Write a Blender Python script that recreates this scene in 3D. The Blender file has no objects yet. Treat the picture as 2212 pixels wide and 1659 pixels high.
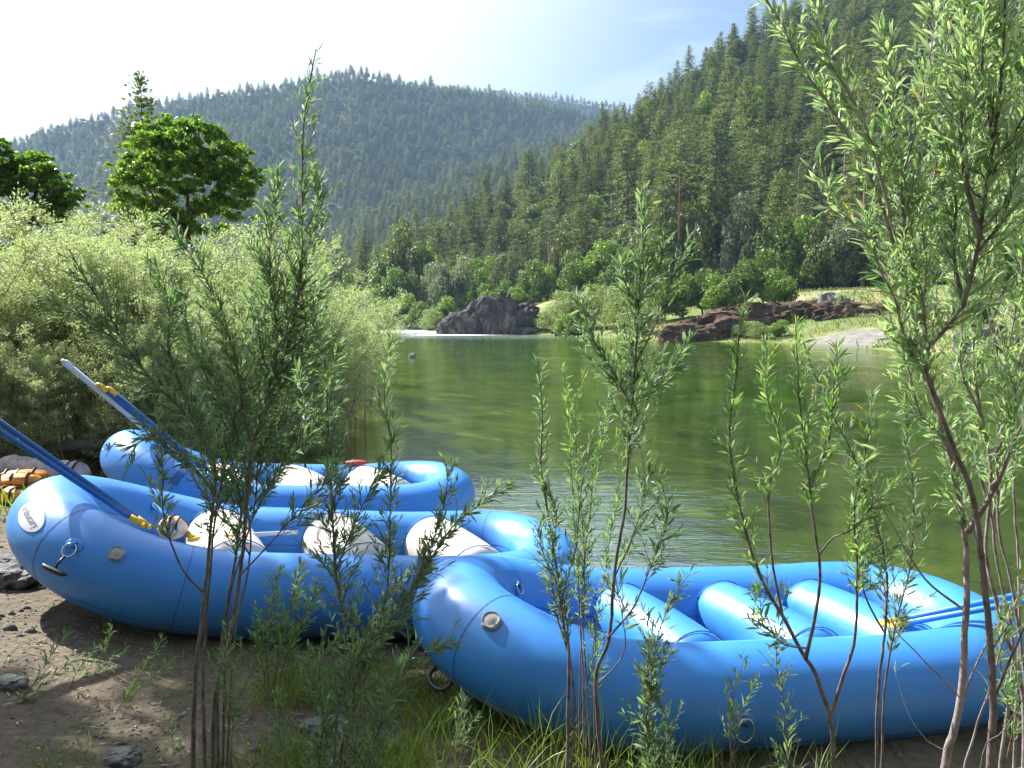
import bpy, math, random
import numpy as np
from mathutils import Vector, Matrix, noise as mnoise
R = math.radians
rng = np.random.default_rng(7)
random.seed(7)
scene = bpy.context.scene
COL = scene.collection

# ------------------------------------------------------------------ camera
F = 800.0
PITCH = math.atan(62 / F)
CZ = 2.35
cam_d = bpy.data.cameras.new('camera')
cam = bpy.data.objects.new('camera', cam_d)
COL.objects.link(cam)
cam.location = (0, 0, CZ)
cam.rotation_euler = (math.pi / 2 - PITCH, 0, 0)
cam_d.sensor_width = 36
cam_d.lens = F / 1024 * 36
cam_d.clip_end = 9000
cam_d.clip_start = 0.05
scene.camera = cam
cp, sp = math.cos(PITCH), math.sin(PITCH)

def ray(px, py):
    a = (px - 512) / F
    b = (384 - py) / F
    return np.array([a, cp + b * sp, -sp + b * cp])

def at(px, py, Y):
    d = ray(px, py)
    return np.array([0, 0, CZ]) + d * (Y / d[1])

K = 1024 / 2212.0
def W(x, y, Y):
    return at(x * K, y * K, Y)

def px_of(x, y):
    return 512 + F * x / np.maximum(y, 1) * 1.0

# ------------------------------------------------------------------ mesh helpers
def mk_mesh(name, V, Fs, mats, midx=None, var=None, smooth=False):
    V = np.asarray(V, dtype=np.float32)
    me = bpy.data.meshes.new(name)
    me.vertices.add(len(V))
    me.vertices.foreach_set('co', V.ravel())
    Fs = [np.asarray(f, dtype=np.int32) for f in Fs if len(f)]
    tot = sum(f.size for f in Fs)
    nf = sum(len(f) for f in Fs)
    me.loops.add(tot)
    me.loops.foreach_set('vertex_index', np.concatenate([f.ravel() for f in Fs]))
    me.polygons.add(nf)
    cnt = np.concatenate([np.full(len(f), f.shape[1], dtype=np.int32) for f in Fs])
    st = np.concatenate([[0], np.cumsum(cnt)[:-1]]).astype(np.int32)
    me.polygons.foreach_set('loop_start', st)
    if midx is not None:
        me.polygons.foreach_set('material_index', np.asarray(midx, dtype=np.int32))
    me.polygons.foreach_set('use_smooth', np.full(nf, bool(smooth)))
    if var is not None:
        a = me.attributes.new('var', 'FLOAT', 'POINT')
        a.data.foreach_set('value', np.asarray(var, dtype=np.float32))
    for m in (mats if isinstance(mats, (list, tuple)) else [mats]):
        me.materials.append(m)
    me.update(calc_edges=True)
    me.validate()
    return me

class MB:
    def __init__(s):
        s.V = []; s.T = []; s.Q = []; s.a = []; s.n = 0; s.mt = []; s.mq = []
    def add(s, V, tris=None, quads=None, var=0.5, m=0):
        V = np.asarray(V, dtype=np.float64).reshape(-1, 3)
        if tris is not None and len(tris):
            t = np.asarray(tris).reshape(-1, 3); s.T.append(t + s.n); s.mt.append(np.full(len(t), m))
        if quads is not None and len(quads):
            q = np.asarray(quads).reshape(-1, 4); s.Q.append(q + s.n); s.mq.append(np.full(len(q), m))
        s.V.append(V)
        v = np.asarray(var, dtype=np.float64)
        s.a.append(np.full(len(V), float(v)) if v.ndim == 0 else v)
        s.n += len(V)
    def mesh(s, name, mats, smooth=False):
        Fs = []; mi = []
        if s.T: Fs.append(np.concatenate(s.T)); mi.append(np.concatenate(s.mt))
        if s.Q: Fs.append(np.concatenate(s.Q)); mi.append(np.concatenate(s.mq))
        return mk_mesh(name, np.concatenate(s.V), Fs, mats, np.concatenate(mi), np.concatenate(s.a), smooth)
    def obj(s, name, mats, parent=None, smooth=True):
        return link(name, s.mesh(name, mats, smooth), parent)

def link(name, data, parent=None):
    o = bpy.data.objects.new(name, data)
    COL.objects.link(o)
    if parent is not None: o.parent = parent
    return o

def tag(o, label=None, cat=None, group=None, kind=None):
    if label: o['label'] = label
    if cat: o['category'] = cat
    if group: o['group'] = group
    if kind: o['kind'] = kind
    return o

def empty(name, loc=(0, 0, 0), rz=0, label=None, cat=None, group=None, s=None):
    o = link(name, None)
    o.empty_display_size = 0.1
    o.location = tuple(float(v) for v in loc)
    o.rotation_euler = (0, 0, rz)
    if s is not None: o.scale = s if isinstance(s, (tuple, list)) else (s, s, s)
    return tag(o, label, cat, group)

def copy_tree(o, loc, rz, s, label=None, group=None, cat=None):
    c = o.copy(); COL.objects.link(c)
    c.location = tuple(float(v) for v in loc); c.rotation_euler = (0, 0, rz); c.scale = s if isinstance(s, tuple) else (s, s, s)
    if label: c['label'] = label
    if group: c['group'] = group
    if cat: c['category'] = cat
    for ch in o.children:
        d = ch.copy(); COL.objects.link(d); d.parent = c
    return c

def norm(v):
    v = np.asarray(v, float)
    return v / np.maximum(np.linalg.norm(v, axis=-1, keepdims=True), 1e-9)

def smooth_path(P, n):
    """Catmull-Rom resample"""
    P = np.asarray(P, float)
    if len(P) < 3:
        t = np.linspace(0, 1, n)[:, None]
        return P[0] * (1 - t) + P[-1] * t
    Q = np.vstack([2 * P[0] - P[1], P, 2 * P[-1] - P[-2]])
    seg = np.linalg.norm(np.diff(P, axis=0), axis=1); c = np.concatenate([[0], np.cumsum(seg)])
    out = []
    for s in np.linspace(0, c[-1], n):
        i = min(int(np.searchsorted(c, s, side='right')) - 1, len(P) - 2)
        i = max(i, 0)
        u = (s - c[i]) / max(c[i + 1] - c[i], 1e-9)
        p0, p1, p2, p3 = Q[i], Q[i + 1], Q[i + 2], Q[i + 3]
        out.append(0.5 * ((2 * p1) + (-p0 + p2) * u + (2 * p0 - 5 * p1 + 4 * p2 - p3) * u * u + (-p0 + 3 * p1 - 3 * p2 + p3) * u ** 3))
    return np.array(out)

def tube(mb, P, r, k=6, var=0.5, m=0, caps=True, closed=False):
    P = np.asarray(P, float); n = len(P)
    r = np.broadcast_to(np.asarray(r, float), (n,))
    T = np.gradient(P, axis=0) if not closed else (np.roll(P, -1, 0) - np.roll(P, 1, 0))
    T = norm(T)
    ref = np.array([0.0, 0, 1]) if abs(T[0][2]) < 0.9 else np.array([1.0, 0, 0])
    N = np.zeros_like(P)
    nn = norm(np.cross(T[0], ref))
    for i in range(n):
        nn = norm(nn - T[i] * np.dot(nn, T[i])); N[i] = nn
    B = np.cross(T, N)
    th = np.arange(k) * 2 * math.pi / k
    V = P[:, None, :] + r[:, None, None] * (np.cos(th)[None, :, None] * N[:, None, :] + np.sin(th)[None, :, None] * B[:, None, :])
    V = V.reshape(-1, 3)
    ii = np.arange(n if closed else n - 1)[:, None]; jj = np.arange(k)[None, :]
    i2 = (ii + 1) % n
    q = np.stack([ii * k + jj, ii * k + (jj + 1) % k, i2 * k + (jj + 1) % k, i2 * k + jj], -1).reshape(-1, 4)
    tr = []
    if caps and not closed:
        V = np.vstack([V, P[0], P[-1]])
        for j in range(k):
            tr.append((n * k, (j + 1) % k, j)); tr.append((n * k + 1, (n - 1) * k + j, (n - 1) * k + (j + 1) % k))
    mb.add(V, tr, q, var, m)

def perp(D, rnd=None):
    """random unit vectors perpendicular to D"""
    a = rng.normal(size=D.shape) if rnd is None else rnd
    return norm(a - D * np.sum(a * D, -1, keepdims=True))

def leaves(mb, P, D, L, Wd, N, var, bend=0.15, m=0):
    """narrow curved leaves, 6 verts each"""
    n = len(P); S = np.cross(D, N)
    L = L[:, None]; Wd = Wd[:, None]
    dn = -N * bend
    v0 = P
    c1 = P + D * L * .38; c2 = P + D * L * .72 + dn * L * .5; tip = P + D * L * .98 + dn * L * 1.3
    c1 = c1 + N * 0
    V = np.stack([v0, c1 - S * Wd * .5, c1 + S * Wd * .5, c2 - S * Wd * .38, c2 + S * Wd * .38, tip], 1).reshape(-1, 3)
    b = (np.arange(n) * 6)[:, None]
    T = np.concatenate([b + np.array([[0, 2, 1]]), b + np.array([[3, 4, 5]])], 0)
    Q = b + np.array([[1, 2, 4, 3]])
    mb.add(V, T, Q, np.repeat(var, 6), m)

def diamonds(mb, P, D, L, Wd, N, var, m=0):
    n = len(P); S = norm(np.cross(D, N))
    L = L[:, None]; Wd = Wd[:, None]
    c = P + D * L * .5
    V = np.stack([P, c + S * Wd * .5, P + D * L, c - S * Wd * .5], 1).reshape(-1, 3)
    Q = (np.arange(n) * 4)[:, None] + np.array([[0, 1, 2, 3]])
    mb.add(V, None, Q, np.repeat(var, 4), m)

# ------------------------------------------------------------------ materials
def newmat(name):
    m = bpy.data.materials.new(name); m.use_nodes = True
    nt = m.node_tree; nt.nodes.clear()
    out = nt.nodes.new('ShaderNodeOutputMaterial')
    return m, nt, out

def nd(nt, t, **kw):
    n = nt.nodes.new(t)
    for k, v in kw.items():
        if k in n.inputs: n.inputs[k].default_value = v
        else: setattr(n, k, v)
    return n

def ramp(nt, fac, stops):
    r = nt.nodes.new('ShaderNodeValToRGB')
    e = r.color_ramp.elements
    while len(e) < len(stops): e.new(0.5)
    for i, (p, c) in enumerate(stops):
        e[i].position = p; e[i].color = (c[0], c[1], c[2], 1)
    nt.links.new(fac, r.inputs[0])
    return r.outputs[0]

def plain(name, col, rough=0.5, spec=0.5, metal=0, noise_s=None, col2=None, bump=0, coat=0, detail=4):
    m, nt, out = newmat(name)
    b = nd(nt, 'ShaderNodeBsdfPrincipled', Roughness=rough, Metallic=metal)
    b.inputs['Specular IOR Level'].default_value = spec
    b.inputs['Coat Weight'].default_value = coat
    b.inputs['Base Color'].default_value = (*col, 1)
    if noise_s:
        tc = nt.nodes.new('ShaderNodeTexCoord')
        nz = nd(nt, 'ShaderNodeTexNoise', Scale=noise_s, Detail=detail)
        nt.links.new(tc.outputs['Object'], nz.inputs['Vector'])
        c = ramp(nt, nz.outputs[0], [(0.35, col), (0.65, col2 or col)])
        nt.links.new(c, b.inputs['Base Color'])
        if bump:
            bp = nd(nt, 'ShaderNodeBump', Strength=bump, Distance=0.02)
            nt.links.new(nz.outputs[0], bp.inputs['Height']); nt.links.new(bp.outputs[0], b.inputs['Normal'])
    nt.links.new(b.outputs[0], out.inputs[0])
    return m

def leafmat(name, stops, trans=0.45, rough=0.45, tcol=None, rand=0.25, under=None, clump=0.0):
    m, nt, out = newmat(name)
    at_ = nd(nt, 'ShaderNodeAttribute', attribute_name='var')
    oi = nt.nodes.new('ShaderNodeObjectInfo')
    mm = nd(nt, 'ShaderNodeMath', operation='MULTIPLY_ADD')
    nt.links.new(oi.outputs['Random'], mm.inputs[0]); mm.inputs[1].default_value = rand
    nt.links.new(at_.outputs['Fac'], mm.inputs[2])
    sb = nd(nt, 'ShaderNodeMath', operation='SUBTRACT'); nt.links.new(mm.outputs[0], sb.inputs[0]); sb.inputs[1].default_value = rand / 2
    c = ramp(nt, sb.outputs[0], stops)
    if under is not None:
        ge = nt.nodes.new('ShaderNodeNewGeometry')
        mx = nd(nt, 'ShaderNodeMix', data_type='RGBA')
        nt.links.new(ge.outputs['Backfacing'], mx.inputs['Factor'])
        nt.links.new(c, mx.inputs[6]); mx.inputs[7].default_value = (*under, 1)
        c = mx.outputs[2]
    b = nd(nt, 'ShaderNodeBsdfPrincipled', Roughness=rough)
    b.inputs['Specular IOR Level'].default_value = 0.35
    nt.links.new(c, b.inputs['Base Color'])
    t = nt.nodes.new('ShaderNodeBsdfTranslucent')
    g = nd(nt, 'ShaderNodeMix', data_type='RGBA', blend_type='MULTIPLY')
    g.inputs['Factor'].default_value = 1
    nt.links.new(c, g.inputs[6]); g.inputs[7].default_value = (*(tcol or (1.5, 1.5, .6)), 1)
    g.clamp_result = False
    nt.links.new(g.outputs[2], t.inputs[0])
    mix = nd(nt, 'ShaderNodeMixShader'); mix.inputs[0].default_value = trans
    nt.links.new(b.outputs[0], mix.inputs[1]); nt.links.new(t.outputs[0], mix.inputs[2])
    nt.links.new(mix.outputs[0], out.inputs[0])
    return m

M = {}
M['willow_dark'] = leafmat('willow_leaf', [(0, (.075, .13, .075)), (.5, (.125, .2, .11)), (.85, (.18, .26, .13)), (1, (.35, .28, .03))], .42, .55, tcol=(1.15, 1.4, .65), under=(.22, .29, .2))
M['willow_light'] = leafmat('pale_willow_leaf', [(0, (.07, .15, .055)), (.5, (.13, .24, .09)), (.9, (.2, .31, .12)), (1, (.5, .38, .05))], .45, .5, tcol=(1.15, 1.5, .5), under=(.26, .31, .21))
M['willow_thicket'] = leafmat('thicket_leaf', [(0, (.24, .29, .17)), (.5, (.36, .41, .27)), (1, (.48, .53, .37))], .5, .5, tcol=(1.2, 1.3, .75), under=(.3, .34, .2))
M['willow_silver'] = leafmat('silvery_willow_leaf', [(0, (.1, .2, .08)), (.5, (.18, .29, .14)), (.9, (.28, .38, .2)), (1, (.55, .42, .06))], .45, .48, tcol=(1.15, 1.45, .6), under=(.36, .4, .32))
M['alder'] = leafmat('broad_leaf', [(0, (.06, .11, .025)), (.5, (.12, .2, .045)), (1, (.2, .3, .08))], .55, .3, tcol=(1.5, 1.7, .5))
M['stem'] = plain('stem_bark', (.085, .07, .062), .7, .3, 0, 25, (.2, .17, .155), .3)
M['stem_pale'] = plain('pale_stem_bark', (.17, .14, .13), .65, .3, 0, 22, (.34, .28, .27), .3)
M['twig'] = plain('brown_twig', (.14, .09, .06), .7, .3, 0, 30, (.24, .17, .12))
M['bark'] = plain('dark_bark', (.05, .04, .032), .9, .2, 0, 3, (.1, .08, .06), .5)
M['bark_red'] = plain('reddish_bark', (.22, .12, .08), .9, .2, 0, 2, (.32, .2, .14), .5)
M['bark_grey'] = plain('grey_dead_wood', (.25, .23, .21), .9, .2, 0, 3, (.38, .35, .32), .5)
M['fir'] = leafmat('fir_needles', [(0, (.045, .062, .022)), (.5, (.105, .13, .044)), (1, (.2, .22, .08))], .36, .6, tcol=(1.3, 1.4, .7), rand=.6)
M['pine'] = leafmat('pine_needles', [(0, (.07, .092, .035)), (.5, (.13, .16, .062)), (1, (.21, .24, .1))], .35, .6, tcol=(1.3, 1.4, .7), rand=.5)
M['dead'] = leafmat('dead_needles', [(0, (.08, .06, .045)), (1, (.16, .12, .09))], .2, .8, tcol=(1, 1, 1), rand=.2)
KC = {'bright': [(0, (.08, .14, .02)), (.5, (.15, .24, .04)), (1, (.24, .34, .07))],
      'lime': [(0, (.08, .13, .015)), (.5, (.17, .24, .03)), (1, (.26, .34, .05))],
      'green': [(0, (.05, .09, .02)), (.5, (.1, .16, .04)), (1, (.16, .24, .065))],
      'olive': [(0, (.05, .07, .02)), (.5, (.1, .125, .04)), (1, (.16, .19, .065))],
      'grey': [(0, (.1, .12, .085)), (.5, (.18, .205, .145)), (1, (.26, .29, .21))],
      'pale': [(0, (.12, .16, .065)), (.5, (.2, .25, .11)), (1, (.28, .33, .15))]}
for k_, st_ in KC.items():
    M['f_' + k_] = leafmat(k_ + '_foliage', st_, .35, .5, tcol=(1.4, 1.5, .6), rand=.3)
M['grass'] = leafmat('grass_blade', [(0, (.06, .12, .02)), (.6, (.13, .22, .04)), (1, (.32, .3, .12))], .4, .4)
M['blue'] = plain('blue_raft_rubber', (.034, .215, .62), .36, .6, 0, 2.2, (.045, .25, .68), 0, .0)
_nt = M['blue'].node_tree; _b = next(n for n in _nt.nodes if n.type == 'BSDF_PRINCIPLED')
_tc = _nt.nodes.new('ShaderNodeTexCoord'); _n = nd(_nt, 'ShaderNodeTexNoise', Scale=5, Detail=8, Roughness=.7); _nt.links.new(_tc.outputs['Object'], _n.inputs['Vector'])
_r = ramp(_nt, _n.outputs[0], [(.35, (.3, .3, .3)), (.7, (.5, .5, .5))]); _nt.links.new(_r, _b.inputs['Roughness'])
_bp = nd(_nt, 'ShaderNodeBump', Strength=.12, Distance=.01); _nt.links.new(_n.outputs[0], _bp.inputs['Height']); _nt.links.new(_bp.outputs[0], _b.inputs['Normal'])
_sx = _nt.nodes.new('ShaderNodeSeparateXYZ'); _nt.links.new(_tc.outputs['Object'], _sx.inputs[0])
_mr = nd(_nt, 'ShaderNodeMapRange'); _nt.links.new(_sx.outputs[2], _mr.inputs[0]); _mr.inputs[1].default_value = -.02; _mr.inputs[2].default_value = -.26; _mr.inputs[3].default_value = 0; _mr.inputs[4].default_value = .75
_mu = nd(_nt, 'ShaderNodeMath', operation='MULTIPLY'); _nt.links.new(_mr.outputs[0], _mu.inputs[0])
_n2 = nd(_nt, 'ShaderNodeTexNoise', Scale=3.5, Detail=9, Roughness=.75); _nt.links.new(_tc.outputs['Object'], _n2.inputs['Vector']); _nt.links.new(ramp(_nt, _n2.outputs[0], [(.42, (0, 0, 0)), (.62, (1, 1, 1))]), _mu.inputs[1])
_n3 = nd(_nt, 'ShaderNodeTexNoise', Scale=14, Detail=6, Roughness=.8); _nt.links.new(_tc.outputs['Object'], _n3.inputs['Vector'])
_sp = ramp(_nt, _n3.outputs[0], [(.66, (0, 0, 0)), (.74, (.28, .28, .28))]); _ad = nd(_nt, 'ShaderNodeMath', operation='MAXIMUM'); _nt.links.new(_mu.outputs[0], _ad.inputs[0]); _nt.links.new(_sp, _ad.inputs[1])
_mx = nd(_nt, 'ShaderNodeMix', data_type='RGBA'); _src = _b.inputs['Base Color'].links[0].from_socket; _nt.links.new(_ad.outputs[0], _mx.inputs[0]); _nt.links.new(_src, _mx.inputs[6]); _mx.inputs[7].default_value = (.17, .2, .22, 1); _nt.links.new(_mx.outputs[2], _b.inputs['Base Color'])
M['seam'] = plain('seam_blue', (.02, .1, .34), .5)
M['chafe'] = plain('grey_blue_chafe_strip', (.22, .33, .5), .6)
M['white'] = plain('cream_raft_rubber', (.5, .47, .42), .5, .4, 0, 3, (.56, .53, .48))
M['floor'] = plain('grey_floor_rubber', (.16, .19, .24), .6)
M['blackp'] = plain('black_plastic', (.015, .015, .018), .4)
M['valve'] = plain('grey_valve', (.28, .28, .28), .6, .4, 0, 30, (.4, .39, .37))
M['steel'] = plain('steel_ring', (.6, .6, .6), .25, .5, 1)
M['patch'] = plain('oval_patch_white', (.62, .64, .68), .4)
M['ink'] = plain('patch_lettering', (.09, .11, .14), .5)
M['faded'] = plain('faded_lettering', (.3, .36, .42), .6)
M['shaft'] = plain('blue_paddle_shaft', (.015, .12, .36), .3)
M['shaft_white'] = plain('white_paddle_shaft', (.5, .58, .7), .3)
M['yellow'] = plain('yellow_grip', (.72, .42, .03), .4)
M['strap'] = plain('blue_webbing', (.02, .09, .25), .7)
M['orange'] = plain('orange_nylon', (.75, .3, .04), .6, .4, 0, 20, (.6, .2, .02), .2)
M['red'] = plain('red_nylon', (.4, .03, .04), .6)
M['gearblack'] = plain('black_nylon', (.02, .02, .024), .55)
M['pink'] = plain('greyish_pink_cloth', (.62, .5, .5), .7, .3, 0, 12, (.36, .3, .32), .2)
M['teal'] = plain('teal_plastic', (.04, .18, .2), .35)

# ground
def groundmat():
    m, nt, out = newmat('bank_soil')
    ge = nt.nodes.new('ShaderNodeNewGeometry')
    b = nd(nt, 'ShaderNodeBsdfPrincipled', Roughness=.9)
    n1 = nd(nt, 'ShaderNodeTexNoise', Scale=1.1, Detail=6, Roughness=.6)
    n2 = nd(nt, 'ShaderNodeTexNoise', Scale=22, Detail=6, Roughness=.7)
    n3 = nd(nt, 'ShaderNodeTexVoronoi', Scale=16)
    for n in (n1, n2, n3): nt.links.new(ge.outputs['Position'], n.inputs['Vector'])
    c1 = ramp(nt, n1.outputs[0], [(.3, (.075, .056, .036)), (.48, (.15, .115, .077)), (.6, (.11, .095, .05)), (.75, (.07, .085, .03))])
    c2 = ramp(nt, n2.outputs[0], [(.3, (.45, .42, .4)), (.55, (1, 1, 1)), (.8, (1.3, 1.25, 1.15))])
    mx = nd(nt, 'ShaderNodeMix', data_type='RGBA', blend_type='MULTIPLY'); mx.inputs[0].default_value = .85
    nt.links.new(c1, mx.inputs[6]); nt.links.new(c2, mx.inputs[7])
    nt.links.new(mx.outputs[2], b.inputs['Base Color'])
    ad = nd(nt, 'ShaderNodeMath', operation='MULTIPLY_ADD'); ad.inputs[1].default_value = -.4
    nt.links.new(n3.outputs['Distance'], ad.inputs[0]); nt.links.new(n2.outputs[0], ad.inputs[2])
    bp = nd(nt, 'ShaderNodeBump', Strength=.9, Distance=.03)
    nt.links.new(ad.outputs[0], bp.inputs['Height']); nt.links.new(bp.outputs[0], b.inputs['Normal'])
    nt.links.new(b.outputs[0], out.inputs[0])
    return m
def posnoise(name, sc, stops, rough=.95, bump=.5, dist=.3, detail=8):
    m, nt, out = newmat(name)
    ge = nt.nodes.new('ShaderNodeNewGeometry')
    b = nd(nt, 'ShaderNodeBsdfPrincipled', Roughness=rough); b.inputs['Specular IOR Level'].default_value = .3
    n1 = nd(nt, 'ShaderNodeTexNoise', Scale=sc, Detail=detail, Roughness=.65)
    nt.links.new(ge.outputs['Position'], n1.inputs['Vector'])
    nt.links.new(ramp(nt, n1.outputs[0], stops), b.inputs['Base Color'])
    bp = nd(nt, 'ShaderNodeBump', Strength=bump, Distance=dist)
    nt.links.new(n1.outputs[0], bp.inputs['Height']); nt.links.new(bp.outputs[0], b.inputs['Normal'])
    nt.links.new(b.outputs[0], out.inputs[0])
    return m
M['soil'] = groundmat()
M['bed'] = posnoise('algae_riverbed', .9, [(.38, (.02, .025, .008)), (.46, (.13, .14, .035)), (.54, (.09, .16, .02)), (.64, (.36, .34, .13))])
M['farbank'] = posnoise('dry_grass_bank', .12, [(.3, (.09, .13, .035)), (.45, (.15, .19, .06)), (.56, (.25, .24, .11)), (.7, (.36, .29, .18))])
M['gravel'] = posnoise('gravel', 1.5, [(.3, (.09, .085, .07)), (.5, (.18, .17, .15)), (.7, (.28, .265, .24))])
M['hill'] = posnoise('forest_floor', .05, [(.3, (.02, .03, .012)), (.5, (.035, .045, .02)), (.7, (.07, .06, .032))])
def rockmat(name, stops, moss=None, sc=.5):
    m, nt, out = newmat(name)
    tc = nt.nodes.new('ShaderNodeNewGeometry')
    b = nd(nt, 'ShaderNodeBsdfPrincipled', Roughness=.85)
    mp = nd(nt, 'ShaderNodeMapping'); mp.inputs['Scale'].default_value = (1, 1, .5)
    nt.links.new(tc.outputs['Position'], mp.inputs[0])
    n1 = nd(nt, 'ShaderNodeTexNoise', Scale=sc, Detail=10, Roughness=.7, Distortion=.6)
    nt.links.new(mp.outputs[0], n1.inputs['Vector'])
    c = ramp(nt, n1.outputs[0], stops)
    if moss:
        n2 = nd(nt, 'ShaderNodeTexNoise', Scale=sc * .8, Detail=6)
        nt.links.new(tc.outputs['Position'], n2.inputs['Vector'])
        sx = nt.nodes.new('ShaderNodeSeparateXYZ'); nt.links.new(tc.outputs['Normal'], sx.inputs[0])
        mu = nd(nt, 'ShaderNodeMath', operation='MULTIPLY_ADD'); mu.inputs[1].default_value = .35
        nt.links.new(sx.outputs[2], mu.inputs[0]); nt.links.new(n2.outputs[0], mu.inputs[2])
        rr = ramp(nt, mu.outputs[0], [(moss[1], (0, 0, 0)), (moss[1] + .12, (1, 1, 1))])
        mx = nd(nt, 'ShaderNodeMix', data_type='RGBA'); nt.links.new(rr, mx.inputs[0]); nt.links.new(c, mx.inputs[6]); mx.inputs[7].default_value = (*moss[0], 1)
        c = mx.outputs[2]
    nt.links.new(c, b.inputs['Base Color'])
    bp = nd(nt, 'ShaderNodeBump', Strength=.8, Distance=.5 if sc < 2 else .05)
    nt.links.new(n1.outputs[0], bp.inputs['Height']); nt.links.new(bp.outputs[0], b.inputs['Normal'])
    nt.links.new(b.outputs[0], out.inputs[0])
    return m
M['rock'] = rockmat('dark_rock', [(.3, (.01, .009, .008)), (.48, (.045, .041, .037)), (.6, (.12, .11, .1)), (.74, (.32, .295, .265))])
M['rock_brown'] = rockmat('mossy_brown_rock', [(.3, (.012, .01, .008)), (.5, (.05, .036, .027)), (.7, (.13, .1, .08))], ((.085, .042, .014), .6), .9)
M['rock_grey'] = rockmat('grey_boulder', [(.3, (.08, .08, .085)), (.5, (.17, .17, .17)), (.7, (.28, .27, .26))], None, .8)
M['stone'] = rockmat('bank_stone', [(.3, (.07, .07, .07)), (.5, (.14, .14, .135)), (.7, (.22, .21, .2))], None, 9)

# ------------------------------------------------------------------ terrain
RIV = np.array([(60, -30), (30, -9), (12, 1), (6, 3.9), (3.6, 4.7), (1.6, 5.1), (.5, 5.6), (-.6, 7), (-2.2, 9.5), (-2.9, 12.5), (-3.3, 15), (-5, 24), (-9, 40),
                (-20, 90), (-27, 125), (-38, 165), (-52, 205), (-85, 300), (-52, 300), (-34, 215), (-22, 182), (-13, 158), (7, 146), (13, 122), (19, 105), (23, 99), (31, 90),
                (32.5, 78), (31, 63), (32, 53), (35, 47), (60, 38), (100, 20), (110, -30)], float)
def river_sd(X, Y):
    A = RIV; B = np.roll(RIV, -1, 0)
    d = np.full(X.shape, 1e9); inside = np.zeros(X.shape, bool)
    for (ax, ay), (bx, by) in zip(A, B):
        ex, ey = bx - ax, by - ay
        t = np.clip(((X - ax) * ex + (Y - ay) * ey) / (ex * ex + ey * ey), 0, 1)
        d = np.minimum(d, np.hypot(X - ax - t * ex, Y - ay - t * ey))
        c = ((ay > Y) != (by > Y))
        with np.errstate(divide='ignore', invalid='ignore'):
            xi = ax + (Y - ay) * ex / (ey if ey != 0 else 1e-9)
        inside ^= (c & (X < xi))
    return np.where(inside, -d, d)

def fbm(X, Y, s, o=4, seed=0):
    """cheap value noise, vectorised"""
    out = np.zeros(np.shape(X)); amp = 1.0; tot = 0
    for k in range(o):
        x = X / s + 17.3 * k + seed * 5.1; y = Y / s + 9.7 * k + seed * 3.7
        xi = np.floor(x); yi = np.floor(y); fx = x - xi; fy = y - yi
        fx = fx * fx * (3 - 2 * fx); fy = fy * fy * (3 - 2 * fy)
        def h(a, b):
            v = np.sin(a * 127.1 + b * 311.7) * 43758.5453
            return v - np.floor(v)
        v = (h(xi, yi) * (1 - fx) + h(xi + 1, yi) * fx) * (1 - fy) + (h(xi, yi + 1) * (1 - fx) + h(xi + 1, yi + 1) * fx) * fy
        out += amp * (v * 2 - 1); tot += amp; amp *= .5; s *= .5
    return out / tot

# each hill: table of px, skyline y, foot depth, crest depth, tree height
def hill_tab(rows, tree):
    a = np.array(rows, float)
    zc = np.array([at(r[0], r[1], r[3])[2] for r in a]) - tree
    return dict(px=a[:, 0], sil=a[:, 1], f=a[:, 2], c=a[:, 3], z=zc)
HR = hill_tab([(-400, 330, 300, 360), (150, 322, 260, 330), (250, 305, 265, 330), (290, 275, 262, 335), (333, 255, 258, 345), (417, 208, 247, 365), (486, 174, 228, 375), (555, 140, 203, 392), (625, 88, 180, 410),
               (671, 56, 172, 420), (740, 12, 166, 435), (787, -20, 162, 440), (860, -55, 155, 450), (960, -120, 140, 455), (1100, -190, 122, 460), (1500, -250, 110, 460), (2600, -250, 110, 460)], 20)
HM = hill_tab([(-900, 240, 700, 1500), (-200, 175, 700, 1500), (0, 137, 700, 1500), (46, 122, 700, 1500), (93, 111, 700, 1500), (139, 97, 700, 1500), (167, 92, 700, 1500), (222, 83, 700, 1500), (278, 76, 700, 1500),
               (324, 66, 700, 1500), (356, 60, 700, 1500), (384, 65, 700, 1500), (417, 72, 700, 1500), (463, 80, 700, 1500), (509, 88, 700, 1500), (555, 97, 700, 1500), (600, 108, 700, 1480), (700, 140, 700, 1450), (2000, 300, 700, 1350)], 24)
HN = hill_tab([(-900, 330, 480, 800), (150, 320, 480, 820), (250, 285, 480, 840), (290, 245, 480, 860), (333, 212, 480, 880), (400, 180, 480, 900), (470, 155, 480, 920), (520, 140, 480, 930), (560, 128, 480, 930), (600, 112, 480, 930), (700, 95, 480, 930), (1500, 60, 480, 930)], 24)
HD = hill_tab([(-900, 250, 1500, 2300), (300, 140, 1500, 2300), (380, 100, 1500, 2300), (430, 80, 1500, 2300), (463, 80, 1500, 2300), (509, 85, 1500, 2300), (555, 90, 1500, 2300), (611, 97, 1500, 2300), (680, 105, 1500, 2300), (900, 120, 1500, 2300), (2000, 200, 1500, 2300)], 24)
def hill_h(H, X, Y, amp, ns, pw=1.1):
    p = px_of(X, Y)
    f = np.interp(p, H['px'], H['f']); c = np.interp(p, H['px'], H['c']); z = np.interp(p, H['px'], H['z'])
    t = (Y - f) / (c - f)
    tt = np.clip(t, 0, 1)
    h = z * tt ** pw
    h = np.where(t > 1, z - (Y - c) * .35, h)
    n = fbm(X, Y * .6, ns, 4, 3)
    h = h + amp * n * np.clip(4 * tt * (1 - tt), 0, 1)
    return np.where((t > 0) & (Y > 60), h, -50)
HILLS = [(HR, 9, 60, 1.12), (HM, 45, 330, 1.25), (HN, 25, 220, 1.2), (HD, 25, 300, 1.0)]
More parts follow.
